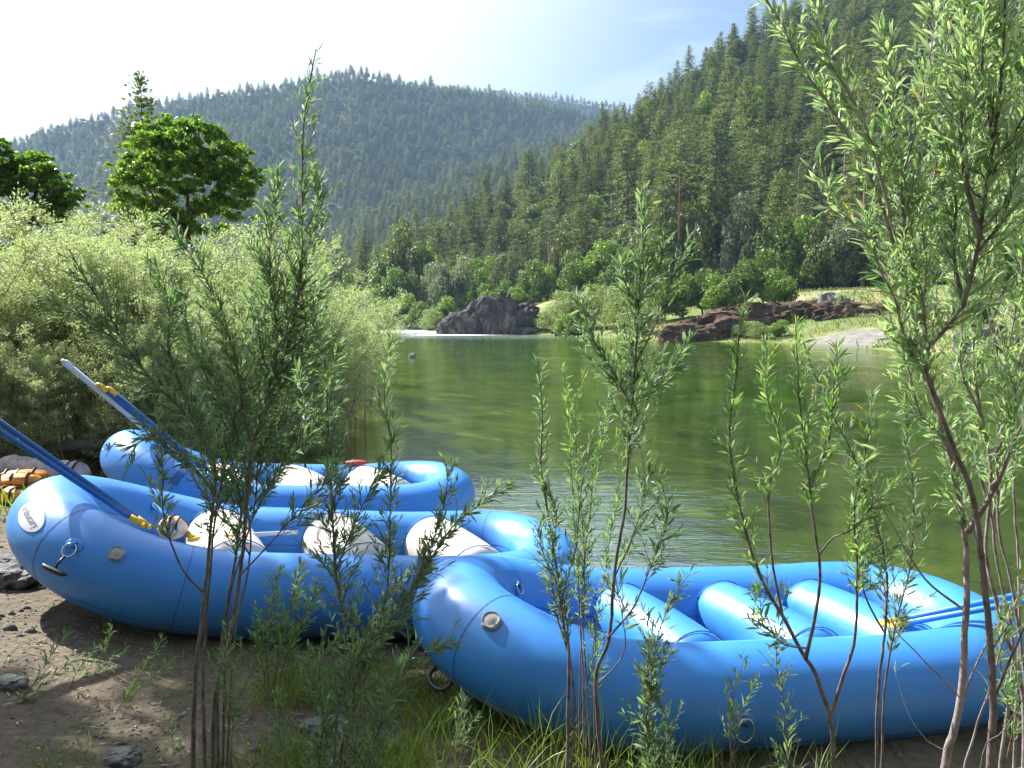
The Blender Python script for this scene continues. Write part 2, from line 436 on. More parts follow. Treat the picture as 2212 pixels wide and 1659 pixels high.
def height(X, Y):
    X = np.asarray(X, float); Y = np.asarray(Y, float)
    sd = river_sd(X, Y)
    d = np.hypot(X, Y)
    z = .1 * np.clip(sd, 0, 1.5) + .165 * np.clip(sd - 1.5, 0, 2.6) + .035 * np.clip(sd - 4, 0, 50)
    fb = np.clip((Y - 70) / 25, 0, 1) * np.clip((px_of(X, Y) - 300) / 60, 0, 1)
    z = z + fb * .16 * np.clip(sd - 5, 0, 36)
    z = np.where(sd < 0, -np.minimum(.075 * -sd + .012 * np.clip(-sd - 5, 0, 60), 1.1 + .5 * fbm(X, Y, 9, 2)) , z)
    z = np.where(sd < 0, np.minimum(z + .08 * fbm(X, Y, 1.1, 4, 2), -.002 + .02 * sd), z)
    nearw = np.exp(-d / 22)
    land = np.clip(sd / .6, 0, 1)
    z = z + land * nearw * (.07 * fbm(X, Y, 1.6, 4) + .015 * fbm(X, Y, .12, 3, 5))
    z = z + land * (1 - nearw) * .35 * fbm(X, Y, 14, 3, 1)
    z = z + .5 * np.exp(-(((X - 37.5) / 5) ** 2 + ((Y - 86) / 8) ** 2)) * np.clip(sd / 6, 0, 1)
    z = z + 2.6 * np.exp(-(((X - 12) / 12) ** 2 + ((Y - 172) / 18) ** 2)) * np.clip(sd / 10, 0, 1)
    z = np.where(sd > 0, np.maximum(z - .24 * np.exp(-(((X - 2.4) / 1.7) ** 2 + ((Y - 3.9) / .8) ** 2) ** 2), np.minimum(z, .015 + .01 * fbm(X, Y, .3, 2))), z)  # dip added here so the ground lies in the near raft's shadow
    z = z + np.where(Y < -2.5, 1.0 * np.clip(-2.5 - Y, 0, 22) * (1 + .15 * fbm(X, Y, 5, 3)), 0)  # unseen bank rising behind the camera, added to hold back sky light
    for H, a, n, pw in HILLS:
        z = np.maximum(z, hill_h(H, X, Y, a, n, pw))
    return z
def hz(x, y): return float(height(np.array([x]), np.array([y]))[0])

def polar_grid(azs, rs):
    A, Rr = np.meshgrid(azs, rs)
    X = np.sin(A) * Rr; Y = np.cos(A) * Rr
    n, k = A.shape
    ii = np.arange(n - 1)[:, None]; jj = np.arange(k - 1)[None, :]
    q = np.stack([ii * k + jj, ii * k + jj + 1, (ii + 1) * k + jj + 1, (ii + 1) * k + jj], -1).reshape(-1, 4)[:, ::-1]
    return X.ravel(), Y.ravel(), q
azs = np.concatenate([np.radians(np.linspace(-180, -50, 50, endpoint=False)), np.radians(np.linspace(-50, 50, 620, endpoint=False)), np.radians(np.linspace(50, 180, 51))])
rs = np.concatenate([[0.02, .5, 1, 1.5], np.geomspace(1.8, 20, 190, endpoint=False), np.geomspace(20, 500, 220, endpoint=False), np.geomspace(500, 3500, 70)])
gx, gy, gq = polar_grid(azs, rs)
gz = height(gx, gy)
gsd = river_sd(gx, gy)
fc = gq[:, 0]
cx, cy, cz_, csd = gx[fc], gy[fc], gz[fc], gsd[fc]
hillz = np.max([hill_h(H, cx, cy, a, n, pw) for H, a, n, pw in HILLS], axis=0)
mi = np.zeros(len(gq), int)
mi[(cy > 45)] = 2; mi[(cy < -3) & (csd > 0)] = 4
mi[(((cx - 37.5) / 6.5) ** 2 + ((cy - 83) / 9) ** 2 < 1 + .5 * fbm(cx, cy, 4, 3))] = 3
mi[(cz_ < -.01)] = 1
mi[(hillz >= cz_ - .01) & (cy > 60)] = 4
terrain = link('ground', mk_mesh('ground', np.stack([gx, gy, gz], 1), [gq], [M['soil'], M['bed'], M['farbank'], M['gravel'], M['hill']], mi, None, True))
tag(terrain, kind='structure')

# ------------------------------------------------------------------ water
def watermat():
    m, nt, out = newmat('river_water')
    ge = nt.nodes.new('ShaderNodeNewGeometry')
    dep = nd(nt, 'ShaderNodeAttribute', attribute_name='var')
    foam = nd(nt, 'ShaderNodeAttribute', attribute_name='foam')
    mp = nd(nt, 'ShaderNodeMapping'); mp.inputs['Scale'].default_value = (.55, 1.6, 1); mp.inputs['Rotation'].default_value = (0, 0, R(-8))
    nt.links.new(ge.outputs['Position'], mp.inputs[0])
    n1 = nd(nt, 'ShaderNodeTexNoise', Scale=2.6, Detail=4, Roughness=.55, Distortion=.5)
    n2 = nd(nt, 'ShaderNodeTexNoise', Scale=11, Detail=3, Roughness=.5)
    n3 = nd(nt, 'ShaderNodeTexNoise', Scale=.16, Detail=4, Roughness=.6, Distortion=1.0)
    for n in (n1, n2, n3): nt.links.new(mp.outputs[0], n.inputs['Vector'])
    patch = ramp(nt, n3.outputs[0], [(.42, (.25, .25, .25)), (.62, (1, 1, 1))])
    a = nd(nt, 'ShaderNodeMath', operation='MULTIPLY_ADD'); a.inputs[1].default_value = .4
    nt.links.new(n2.outputs[0], a.inputs[0]); nt.links.new(n1.outputs[0], a.inputs[2])
    rg = nd(nt, 'ShaderNodeAttribute', attribute_name='rough')
    pa = nd(nt, 'ShaderNodeMath', operation='MULTIPLY_ADD'); nt.links.new(rg.outputs['Fac'], pa.inputs[0]); pa.inputs[1].default_value = 14; nt.links.new(patch, pa.inputs[2])
    b2 = nd(nt, 'ShaderNodeMath', operation='MULTIPLY'); nt.links.new(a.outputs[0], b2.inputs[0]); nt.links.new(pa.outputs[0], b2.inputs[1])
    bp = nd(nt, 'ShaderNodeBump', Strength=1.0, Distance=.008)
    nt.links.new(b2.outputs[0], bp.inputs['Height'])
    fr = nd(nt, 'ShaderNodeFresnel', IOR=1.33); nt.links.new(bp.outputs[0], fr.inputs['Normal'])
    gl = nd(nt, 'ShaderNodeBsdfGlossy', Roughness=.04); gl.inputs['Color'].default_value = (1, 1, 1, 1)
    nt.links.new(bp.outputs[0], gl.inputs['Normal'])
    tr = nt.nodes.new('ShaderNodeBsdfTransparent'); tr.inputs[0].default_value = (.72, .84, .45, 1)
    df = nt.nodes.new('ShaderNodeBsdfDiffuse')
    n4 = nd(nt, 'ShaderNodeTexNoise', Scale=.35, Detail=5, Roughness=.6)
    nt.links.new(mp.outputs[0], n4.inputs['Vector'])
    nt.links.new(ramp(nt, n4.outputs[0], [(.4, (.008, .03, .005)), (.52, (.022, .076, .009)), (.66, (.055, .135, .018))]), df.inputs[0])
    body = nt.nodes.new('ShaderNodeMixShader'); nt.links.new(dep.outputs['Fac'], body.inputs[0]); nt.links.new(tr.outputs[0], body.inputs[1]); nt.links.new(df.outputs[0], body.inputs[2])
    frm = nd(nt, 'ShaderNodeMath', operation='MULTIPLY'); frm.inputs[1].default_value = .66; nt.links.new(fr.outputs[0], frm.inputs[0]); mix = nt.nodes.new('ShaderNodeMixShader'); nt.links.new(frm.outputs[0], mix.inputs[0]); nt.links.new(body.outputs[0], mix.inputs[1]); nt.links.new(gl.outputs[0], mix.inputs[2])
    # foam
    mp2 = nd(nt, 'ShaderNodeMapping'); mp2.inputs['Scale'].default_value = (1.1, .45, 1)
    nt.links.new(ge.outputs['Position'], mp2.inputs[0])
    nf = nd(nt, 'ShaderNodeTexNoise', Scale=2.2, Detail=8, Roughness=.75); nt.links.new(mp2.outputs[0], nf.inputs['Vector'])
    fa = nd(nt, 'ShaderNodeMath', operation='ADD'); nt.links.new(nf.outputs[0], fa.inputs[0]); nt.links.new(foam.outputs['Fac'], fa.inputs[1])
    fm = ramp(nt, fa.outputs[0], [(.9, (0, 0, 0)), (1.0, (1, 1, 1))])
    fd = nt.nodes.new('ShaderNodeBsdfDiffuse'); fd.inputs[0].default_value = (.8, .83, .85, 1)
    m3 = nt.nodes.new('ShaderNodeMixShader'); nt.links.new(fm, m3.inputs[0]); nt.links.new(mix.outputs[0], m3.inputs[1]); nt.links.new(fd.outputs[0], m3.inputs[2])
    nt.links.new(m3.outputs[0], out.inputs[0])
    return m
wx, wy, wq = polar_grid(np.radians(np.linspace(-60, 88, 420)), np.concatenate([np.geomspace(2.6, 330, 300)]))
wsd = river_sd(wx, wy)
keep = (wsd[wq].min(1) < 1.2)
wq = wq[keep]
used = np.unique(wq); remap = -np.ones(len(wx), int); remap[used] = np.arange(len(used))
wx, wy, wsd = wx[used], wy[used], wsd[used]; wq = remap[wq]
wd = np.clip(-height(wx, wy), 0, 3)
wz = np.zeros_like(wx)
# the river comes down a riffle on the far left: the water stands a little higher upstream of it
up = np.clip((wy - 150) / 50, 0, 1.2)
rap = np.exp(-((wy - 185) / 28) ** 2) * (wx < -5)
wz += up * .75 + rap * .12 * fbm(wx, wy, 2.5, 3, 9)
wmesh = mk_mesh('river_water', np.stack([wx, wy, wz], 1), [wq], [watermat()], None, np.clip(1 - np.exp(-wd * .8), 0, .86), True)
fo = wmesh.attributes.new('foam', 'FLOAT', 'POINT')
pxw = px_of(wx, wy)
foam = .52 * np.exp(-((wy - 172) / 24) ** 2) * np.clip((500 - pxw) / 50, 0, 1) + .44 * np.exp(-((wy - 145) / 9) ** 2) * np.exp(-((wx + 6) / 16) ** 2)
fo.data.foreach_set('value', foam.astype(np.float32))
rough = np.exp(-((wy - 138) / 26) ** 2) * np.exp(-((wx + 2) / 22) ** 2) + .10 * np.exp(-((wx - 1.0) / 2.2) ** 2 - ((wy - 9) / 2.6) ** 2) + .13 * np.clip(fbm(wx * .35, wy, 9, 4, 11) - .1, 0, 1) * (wy > 10)
ro = wmesh.attributes.new('rough', 'FLOAT', 'POINT'); ro.data.foreach_set('value', rough.astype(np.float32))
water = link('river_water', wmesh); tag(water, kind='structure')
water.location.z = 0.0

# ------------------------------------------------------------------ rafts
class Raft:
    def __init__(s, x, y, z, yaw, tilt, L, b, r, e, kb, ks, name, label, roll=0, thick=None, group='blue inflatable rafts pulled up at the bank'):
        s.a = L / 2 - r; s.b = b; s.r = r; s.e = e; s.kb = kb; s.ks = ks
        s.root = empty(name, (x, y, z), 0, label, 'raft', group)
        s.root.rotation_mode = 'XYZ'
        Mx = Matrix.Rotation(yaw, 3, 'Z') @ Matrix.Rotation(tilt, 3, 'Y') @ Matrix.Rotation(roll, 3, 'X')
        s.root.rotation_euler = Mx.to_euler()
        s.M = np.array(Mx); s.o = np.array([x, y, z])
        # centre path
        pts = []
        st = s.a - e
        for th in np.linspace(math.pi, 1.5 * math.pi, 60, endpoint=False):
            pts.append((-st + e * math.cos(th), b * math.sin(th)))
        for u in np.linspace(-st, st, 60, endpoint=False): pts.append((u, -b))
        for th in np.linspace(-.5 * math.pi, .5 * math.pi, 120, endpoint=False):
            pts.append((st + e * .85 * abs(math.cos(th)) ** .85, b * np.sign(math.sin(th)) * abs(math.sin(th)) ** .85))
        for u in np.linspace(st, -st, 60, endpoint=False): pts.append((u, b))
        for th in np.linspace(.5 * math.pi, math.pi, 60, endpoint=False):
            pts.append((-st + e * math.cos(th), b * math.sin(th)))
        P = np.array(pts + [pts[0]])
        seg = np.linalg.norm(np.diff(P, axis=0), axis=1); c = np.concatenate([[0], np.cumsum(seg)]); s.len = c[-1]
        s.n = 220
        q = np.linspace(0, c[-1], s.n, endpoint=False)
        U = np.interp(q, c, P[:, 0]); Vv = np.interp(q, c, P[:, 1])
        s.P = np.stack([U, Vv, s.kick(U)], 1)
        T = norm(np.roll(s.P, -1, 0) - np.roll(s.P, 1, 0)); s.T = T
        s.N = norm(np.stack([T[:, 1], -T[:, 0], 0 * U], 1))  # outward
        s.B = np.cross(s.N, T); s.B *= np.sign(s.B[:, 2:3])
    def kick(s, U):
        k0 = .3 * s.a
        t = np.clip((-U - k0) / (s.a - k0), 0, 1.2); t2 = np.clip((U - k0) / (s.a - k0), 0, 1.2)
        return s.kb * t ** 1.8 + s.ks * t2 ** 1.8
    def t_of(s, u, v):
        i = np.argmin((s.P[:, 0] - u) ** 2 + (s.P[:, 1] - v) ** 2)
        return float(i)
    def S(s, t, th, dr=0.0):
        t = np.asarray(t, float) % s.n; th = np.asarray(th, float)
        i = np.floor(t).astype(int) % s.n; j = (i + 1) % s.n; f = (t - np.floor(t))[..., None]
        lp = lambda A: A[i] * (1 - f) + A[j] * f
        P, N, B = lp(s.P), norm(lp(s.N)), norm(lp(s.B))
        return P + (s.r + dr) * (np.cos(th)[..., None] * N + np.sin(th)[..., None] * B)
    def tube_mesh(s, mat):
        k = 40
        tt, th = np.meshgrid(np.arange(s.n), np.arange(k) * 2 * math.pi / k, indexing='ij')
        V = s.S(tt, th)
        # soft puckers near seams, barely visible
        V = V.reshape(-1, 3)
        ii = np.arange(s.n)[:, None]; jj = np.arange(k)[None, :]
        q = np.stack([ii * k + jj, ((ii + 1) % s.n) * k + jj, ((ii + 1) % s.n) * k + (jj + 1) % k, ii * k + (jj + 1) % k], -1).reshape(-1, 4)
        mb = MB(); mb.add(V, None, q); return mb.obj('hull_tube', mat, s.root)
    def patch_grid(s, mb, t0, t1, h0, h1, dr, nt=10, nh=10, m=0, mask=None):
        tt, th = np.meshgrid(np.linspace(t0, t1, nt), np.linspace(h0, h1, nh), indexing='ij')
        V = s.S(tt, th, dr).reshape(-1, 3)
        ii = np.arange(nt - 1)[:, None]; jj = np.arange(nh - 1)[None, :]
        q = np.stack([ii * nh + jj, (ii + 1) * nh + jj, (ii + 1) * nh + jj + 1, ii * nh + jj + 1], -1).reshape(-1, 4)
        mb.add(V, None, q, m=m)
    def seams(s, us):
        mb = MB()
        for (u, v) in us:
            t = s.t_of(u, v); w = .006 / (s.len / s.n)
            s.patch_grid(mb, t - w / 2, t + w / 2, 0, 2 * math.pi, .0012, 2, 48)
        # lengthwise seam along inner side
        for th, w in ((R(172), .004), (R(-35), .004)):
            s.patch_grid(mb, 0, s.n, th - .01, th + .01, .001, s.n + 1, 2)
        mb.obj('seam_tape', M['seam'], s.root)
    def thwart(s, u, rad, mat, z=0.0, capmat=None):
        """cross tube with rounded, slightly flattened ends"""
        hw = s.b - s.r * .55
        n = 26; k = 32
        yy = np.linspace(-hw, hw, n)
        e = (np.abs(yy) - (hw - .1)) / .1
        rr = rad * np.where(e > 0, np.sqrt(np.clip(1 - (e * .75) ** 2, 0, 1)), 1)
        zc = z + .02 * (1 - (yy / hw) ** 2)
        uu = u - .09 * yy / hw
        P = np.stack([uu, yy, zc], 1)
        mb = MB(); tube(mb, P, rr, k)
        o = mb.obj('thwart', mat, s.root)
        for y0 in (-hw + .085, hw - .085):
            mb = MB(); a = np.linspace(0, 2 * math.pi, 48, endpoint=False)
            tube(mb, np.stack([u - .09 * y0 / hw + np.cos(a) * (rad + .0015), np.full(48, y0), z + .012 + np.sin(a) * (rad + .0015)], 1), .004, 5, closed=True)
            mb.obj('seam', capmat or M['seam'], o)
        return o
    def floor(s):
        n = s.n
        I = s.P - s.N * s.r * .75; I = I.copy(); I[:, 2] -= s.r * .55
        c = np.array([0, 0, -s.r * .55])
        rings = [I * (1 - f) + (c * np.array([1, 0, 1]) + I * np.array([1, 0, 0]) * 1) * f for f in np.linspace(0, .98, 8)]
        V = np.concatenate(rings)
        for k in range(8):
            V[k * n:(k + 1) * n, 2] += .025 * abs(math.sin(k * 1.6))
        ii = np.arange(7)[:, None]; jj = np.arange(n)[None, :]
        q = np.stack([ii * n + jj, ii * n + (jj + 1) % n, (ii + 1) * n + (jj + 1) % n, (ii + 1) * n + jj], -1).reshape(-1, 4)
        V2 = V.copy(); V2[:, 2] -= .07
        mb = MB(); mb.add(V, None, q); mb.add(V2, None, q[:, ::-1]); mb.obj('raft_floor', M['floor'], s.root)
    def frame_at(s, t, th):
        p = s.S(t, th); nrm = norm(p - (s.S(t, th, -s.r)))
        tg = norm(s.S(t + 1, th) - s.S(t - 1, th)); bi = np.cross(nrm, tg)
        return p, nrm, tg, bi
    def valve(s, t, th, rad=.05):
        p, nr, tg, bi = s.frame_at(t, th)
        mb = MB(); a = np.linspace(0, 2 * math.pi, 20, endpoint=False)
        prof = [(1.0, 0.0), (1.0, .012), (.88, .024), (.84, .024), (.8, .016), (.55, .02), (.3, .026), (0.02, .027)]
        rings = []
        for (f, h) in prof:
            g = rad * f * (1 + (.06 * np.sign(np.sin(a * 5)) if f > .85 else 0))
            rings.append(p + nr * h + tg * (np.cos(a) * g)[:, None] + bi * (np.sin(a) * g)[:, None])
        V = np.concatenate(rings); k = 20
        ii = np.arange(len(prof) - 1)[:, None]; jj = np.arange(k)[None, :]
        q = np.stack([ii * k + jj, ii * k + (jj + 1) % k, (ii + 1) * k + (jj + 1) % k, (ii + 1) * k + jj], -1).reshape(-1, 4)
        mb.add(V, None, q); return mb.obj('valve', M['valve'], s.root)
    def dring(s, t, th, down=None, black_handle=False, size=.042):
        p, nr, tg, bi = s.frame_at(t, th)
        if bi[2] > 0: bi = -bi
        mb = MB()
        s.disc(mb, p, nr, tg, bi, .06, .045, .003)
        if not black_handle: s.patch_grid(mb, t - .9, t + .9, th - .02, th + .28, .006, 4, 8)
        o = mb.obj('ring_patch', M['blue'], s.root)
        mb = MB(); a = np.linspace(0, 2 * math.pi, 28, endpoint=False)
        c = p + nr * .014 + bi * size * .9
        tube(mb, c + tg * (np.cos(a) * size)[:, None] + bi * (np.sin(a) * size * (1.0 if black_handle else 1.25))[:, None] + nr * .004, .0045, 8, closed=True)
        mb.obj('steel_ring', M['steel'], o)
        mb = MB()
        tube(mb, [p - bi * .02 + nr * .006, p + nr * .02 + bi * .0, p + nr * .018 + bi * .02], [.012, .014, .012], 8)
        mb.obj('webbing_loop', M['strap'] if not black_handle else M['blue'], o)
        if black_handle:
            mb = MB(); d = np.array([0, 0, -1.]); d = norm(np.linalg.inv(s.M) @ d)
            q0 = c + bi * size; q1 = q0 + bi * .09 + nr * .012
            tube(mb, [q0 + nr * .005, (q0 + q1) / 2 + nr * .012, q1], .008, 8)
            tube(mb, smooth_path([q1 - tg * .09 - nr * .005, q1 - tg * .05 + bi * .008, q1 + tg * .05 + bi * .008, q1 + tg * .09], 12), np.array([.006, .012, .015, .016, .017, .017, .017, .017, .016, .015, .012, .006]), 10)
            mb.obj('carry_handle', M['blackp'], s.root)
    def disc(s, mb, p, nr, tg, bi, ra, rb, h):
        a = np.linspace(0, 2 * math.pi, 32, endpoint=False); rings = []
        for f, hh in ((1, 0), (.95, h), (.5, h), (.02, h)):
            q = p + tg * (np.cos(a) * ra * f)[:, None] + bi * (np.sin(a) * rb * f)[:, None]
            # wrap on the tube
            off = np.sin(a) * rb * f; q = q - nr * (off ** 2 / (2 * s.r))[:, None] + nr * (hh + .002)
            rings.append(q)
        V = np.concatenate(rings); k = 32; ii = np.arange(3)[:, None]; jj = np.arange(k)[None, :]
        mb.add(V, None, np.stack([ii * k + jj, ii * k + (jj + 1) % k, (ii + 1) * k + (jj + 1) % k, (ii + 1) * k + jj], -1).reshape(-1, 4))
    def chafe(s, t0, t1, th, w=.035):
        mb = MB(); s.patch_grid(mb, t0, t1, th - w / s.r / 2, th + w / s.r / 2, .002, 60, 3); mb.obj('chafe_strip', M['chafe'], s.root)
    def world(s, p): return s.M @ np.asarray(p) + s.o

def finish_raft(r, thw, mat, rad):
    r.tube_mesh(M['blue']); r.floor()
    for u in thw: r.thwart(u, rad, mat, .045)
    st = r.a - r.e

RA = Raft(1.40, 5.06, .26, R(12.5), R(3.0), 4.10, .69, .288, .82, .25, .10, 'raft', 'near bright blue raft with three blue cross tubes, in front at right')
finish_raft(RA, (-.5, .26, .95), M['blue'], .215)
RA.seams([(-1.62, -.35), (-1.45, .5), (-1.2, -.6), (1.3, -.6), (1.3, .6), (1.66, .2)])
RA.valve(RA.t_of(-1.62, -.45), R(52), .055); RA.valve(RA.t_of(.52, -.66), R(150), .04)
RA.dring(RA.t_of(-.42, -.69), R(0), size=.05); RA.dring(RA.t_of(1.45, -.6), R(0), size=.035); RA.dring(RA.t_of(-1.5, .4), R(150), size=.03)
RA.chafe(RA.t_of(-1.7, .2) - RA.n, RA.t_of(-.6, -.66), R(-38))

RB = Raft(-1.42, 6.06, .47, R(18.5), R(6.5), 4.34, .71, .28, .84, .31, .12, 'raft', 'middle blue raft with cream cross tubes and an oval white patch on its upturned bow')
finish_raft(RB, (-.75, .15, 1.0), M['white'], .255)
RB.seams([(-1.6, -.4), (-1.0, -.7), (-1.4, .6), (1.35, -.6), (1.3, .6), (1.45, .55)])
RB.valve(RB.t_of(-1.35, -.6), R(42), .048); RB.valve(RB.t_of(.75, -.7), R(30), .03); RB.valve(RB.t_of(1.76, .1), R(28), .035)
RB.dring(RB.t_of(-1.5, -.5), R(34), black_handle=True)

RC = Raft(-2.3, 8.75, .4, R(25), R(5.5), 4.1, .70, .27, .8, .42, .16, 'raft', 'farthest blue raft behind the other two, with cream cross tubes and paddles across its bow')
finish_raft(RC, (-.8, 0, .85), M['white'], .25)
RC.seams([(-1.6, -.4), (-1.0, -.7), (1.35, -.6), (1.4, .5), (-1.45, .5)])
RC.dring(RC.t_of(-1.7, -.15), R(35), size=.03)

# oval maker's patch with lettering on the middle raft's bow
def bow_patch(rf, t, th, ra, rb, word, rot):
    du = rf.len / rf.n
    mb = MB(); a = np.linspace(0, 2 * math.pi, 48, endpoint=False)
    def mapuv(x, y, dr):
        c, s_ = math.cos(rot), math.sin(rot); X = x * c - y * s_; Y = x * s_ + y * c
        return rf.S(t + X / du, th + Y / rf.r, dr)
    def oval(fa, dr, m):
        k = 48; rings = [mapuv(np.cos(a) * ra * f * fa, np.sin(a) * rb * f * fa, dr) for f in (1, .75, .5, .25, .01)]
        V = np.concatenate(rings); ii = np.arange(4)[:, None]; jj = np.arange(k)[None, :]
        mb.add(V, None, np.stack([ii * k + jj, ii * k + (jj + 1) % k, (ii + 1) * k + (jj + 1) % k, (ii + 1) * k + jj], -1).reshape(-1, 4), m=m)
    oval(1.07, .002, 1); oval(1.0, .0035, 0)
    o = mb.obj('maker_patch', [M['patch'], M['seam']], rf.root)
    cu = bpy.data.curves.new('txt', 'FONT'); cu.body = word; cu.size = 1; cu.align_x = 'CENTER'; cu.align_y = 'CENTER'; cu.resolution_u = 3
    to = bpy.data.objects.new('txt', cu); COL.objects.link(to); bpy.context.view_layer.update()
    me = bpy.data.meshes.new_from_object(to.evaluated_get(bpy.context.evaluated_depsgraph_get()))
    bpy.data.objects.remove(to)
    co = np.array([v.co[:] for v in me.vertices]); ext = co[:, 0].max() - co[:, 0].min()
    f = 1.62 * ra / ext
    V = mapuv(co[:, 0] * f, (co[:, 1] - .03) * f * 1.25, .0055)
    me.vertices.foreach_set('co', V.astype(np.float32).ravel()); me.materials.clear(); me.materials.append(M['ink']); me.update()
    link('lettering', me, o)
bow_patch(RB, RB.t_of(-1.78, -.36), R(37), .115, .076, 'tributary', R(-13))

# faded stencilled marks on the middle raft's near side
mb = MB(); t0 = RB.t_of(.62, -.7)
for k_ in range(4):
    mb = MB(); RB.patch_grid(mb, t0 + k_ * 2.6, t0 + k_ * 2.6 + 1.1, R(-2), R(16), .0015, 3, 4); mb.obj('faded_marking', M['faded'], RB.root)

mb = MB(); t_ = RC.t_of(-1.35, -.6); RC.patch_grid(mb, t_, t_ + 1.6, R(25), R(150), .006, 3, 30); mb.obj('bow_strap', M['strap'], RC.root)
for k_, (tt_, h0_) in enumerate(((RA.t_of(1.5, .5), 40), (RA.t_of(1.58, .42), 46))):
    q0, q1 = RA.S(tt_, R(h0_ + 60), .01), RA.S(tt_ + 5, R(h0_ - 40), .012); mid_ = RA.S(tt_ + 2, R(90), .03)
    mb = MB(); tube(mb, smooth_path([q0, mid_, q1], 16), .006, 6); mb.obj('lashing_cord', M['strap'], RA.root)
# straps / lashing on bows
def loose_rope(name, P, r, mat, label, cat, n=40):
    mb = MB(); tube(mb, smooth_path(P, n), r, 7); o = mb.obj(name, mat); return tag(o, label, cat)

# black grab loop at the bow underside of the near raft
p, nr, tg, bi = RA.frame_at(RA.t_of(-1.66, -.25), R(-45))
mb = MB(); tube(mb, smooth_path([p - tg * .09 - nr * .01, p - tg * .08 + nr * .06, p + nr * .085, p + tg * .08 + nr * .06, p + tg * .09 - nr * .01], 20), .013, 10)
mb.obj('grab_handle', M['blackp'], RA.root)

# ------------------------------------------------------------------ paddles
def paddle(name, A, B, r, shaft, label, tip_at='A', blade=True, group=None, gripmat=None):
    """A = grip end, B = blade end (world)"""
    A = np.asarray(A, float); B = np.asarray(B, float); d = norm(B - A)
    root = empty(name, A, 0, label, 'paddle', group)
    A0 = np.zeros(3); B0 = B - A
    mb = MB(); tube(mb, [A0 + d * .05, B0], r, 12); mb.obj('shaft', shaft, root)
    side = norm(np.cross(d, (0, 0, 1))); upv = np.cross(side, d)
    mb = MB(); tube(mb, [A0 + d * .1, A0 + d * .04, A0 + d * .012], [r * 1.15, r * 1.2, r * 1.0], 12)
    tube(mb, smooth_path([A0 - side * .045 + d * .01, A0 - side * .02, A0 + side * .02, A0 + side * .045 + d * .01], 9), [.008, .013, .016, .016, .016, .016, .016, .013, .008], 10)
    mb.obj('grip', gripmat or M['yellow'], root)
    if blade:
        mb = MB(); n = 10; ts = np.linspace(0, 1, n); w = .1 * np.array([.15, .6, .85, .97, 1, 1, 1, .98, .9, .6])
        V = []
        for t_, w_ in zip(ts, w):
            c = B0 + d * (t_ * .48 - .05)
            for (sx, sz) in ((-1, 0), (0, .012), (1, 0), (0, -.012)): V.append(c + side * sx * w_ + upv * sz)
        q = []
        for i in range(n - 1):
            for j in range(4): q.append((i * 4 + j, i * 4 + (j + 1) % 4, (i + 1) * 4 + (j + 1) % 4, (i + 1) * 4 + j))
        q += [(0, 3, 2, 1), ((n - 1) * 4, (n - 1) * 4 + 1, (n - 1) * 4 + 2, (n - 1) * 4 + 3)]
        mb.add(V, None, q); mb.obj('blade', shaft, root)
    return root
# middle raft: shafts rise to the left, out of the frame, grips down inside the raft
paddle('paddle', W(322, 1138, 5.42), W(-190, 778, 4.95), .019, M['shaft'], 'upper of two dark blue paddle shafts crossing the bow with the oval patch', group='paddles lying across the middle raft')
paddle('paddle', W(308, 1134, 5.36), W(-200, 800, 4.9), .019, M['shaft'], 'lower of two dark blue paddle shafts crossing the bow with the oval patch', group='paddles lying across the middle raft')
# far raft: grips up in the air at the left
paddle('paddle', W(136, 779, 7.35), W(420, 1015, 8.1), .026, M['shaft_white'], 'long white paddle shaft, the highest reaching one over the farthest raft', gripmat=M['shaft_white'], group='paddles lying across the farthest raft')
paddle('paddle', W(212, 830, 7.5), W(430, 1010, 8.15), .022, M['shaft'], 'blue paddle with yellow tip next to the white shaft on the farthest raft', group='paddles lying across the farthest raft')
paddle('paddle', W(233, 838, 7.55), W(450, 1015, 8.2), .022, M['shaft'], 'blue paddle with yellow tip, rightmost of the three on the farthest raft', group='paddles lying across the farthest raft')
# near raft: two shafts leaving the frame on the right
paddle('paddle', W(1905, 1347, 4.85), W(2420, 1238, 4.75), .018, M['blue'], 'upper of two blue paddle shafts over the right end of the near raft', group='paddles lying across the near raft')
paddle('paddle', W(1925, 1352, 4.78), W(2420, 1262, 4.68), .018, M['blue'], 'lower of two blue paddle shafts over the right end of the near raft', group='paddles lying across the near raft')
# inside the middle raft
paddle('paddle', W(420, 1165, 5.5), W(330, 1090, 6.1), .02, M['shaft'], 'short visible yellow gripped paddle beside the striped bundle in the middle raft', blade=False)
paddle('paddle', W(495, 1158, 5.5), W(640, 1150, 6.3), .017, M['shaft_white'], 'pale blue paddle with yellow grip against the first cream cross tube', blade=False)

def blob(mb, c, rad, seed=0, amp=.2, sub=3, var=.5, m=0, fr=1.5):
    import bmesh
    bm = bmesh.new(); bmesh.ops.create_icosphere(bm, subdivisions=sub, radius=1)
    V = np.array([v.co[:] for v in bm.verts]); T = np.array([[v.index for v in f.verts] for f in bm.faces]); bm.free()
    nz = np.array([mnoise.fractal(Vector(v * fr) + Vector((seed * 7.1, seed * 3.3, 0)), .8, 2.0, 4) for v in V])
    V = V * (1 + amp * nz[:, None]) * np.array(rad) + np.array(c)
    mb.add(V, T, None, var, m)
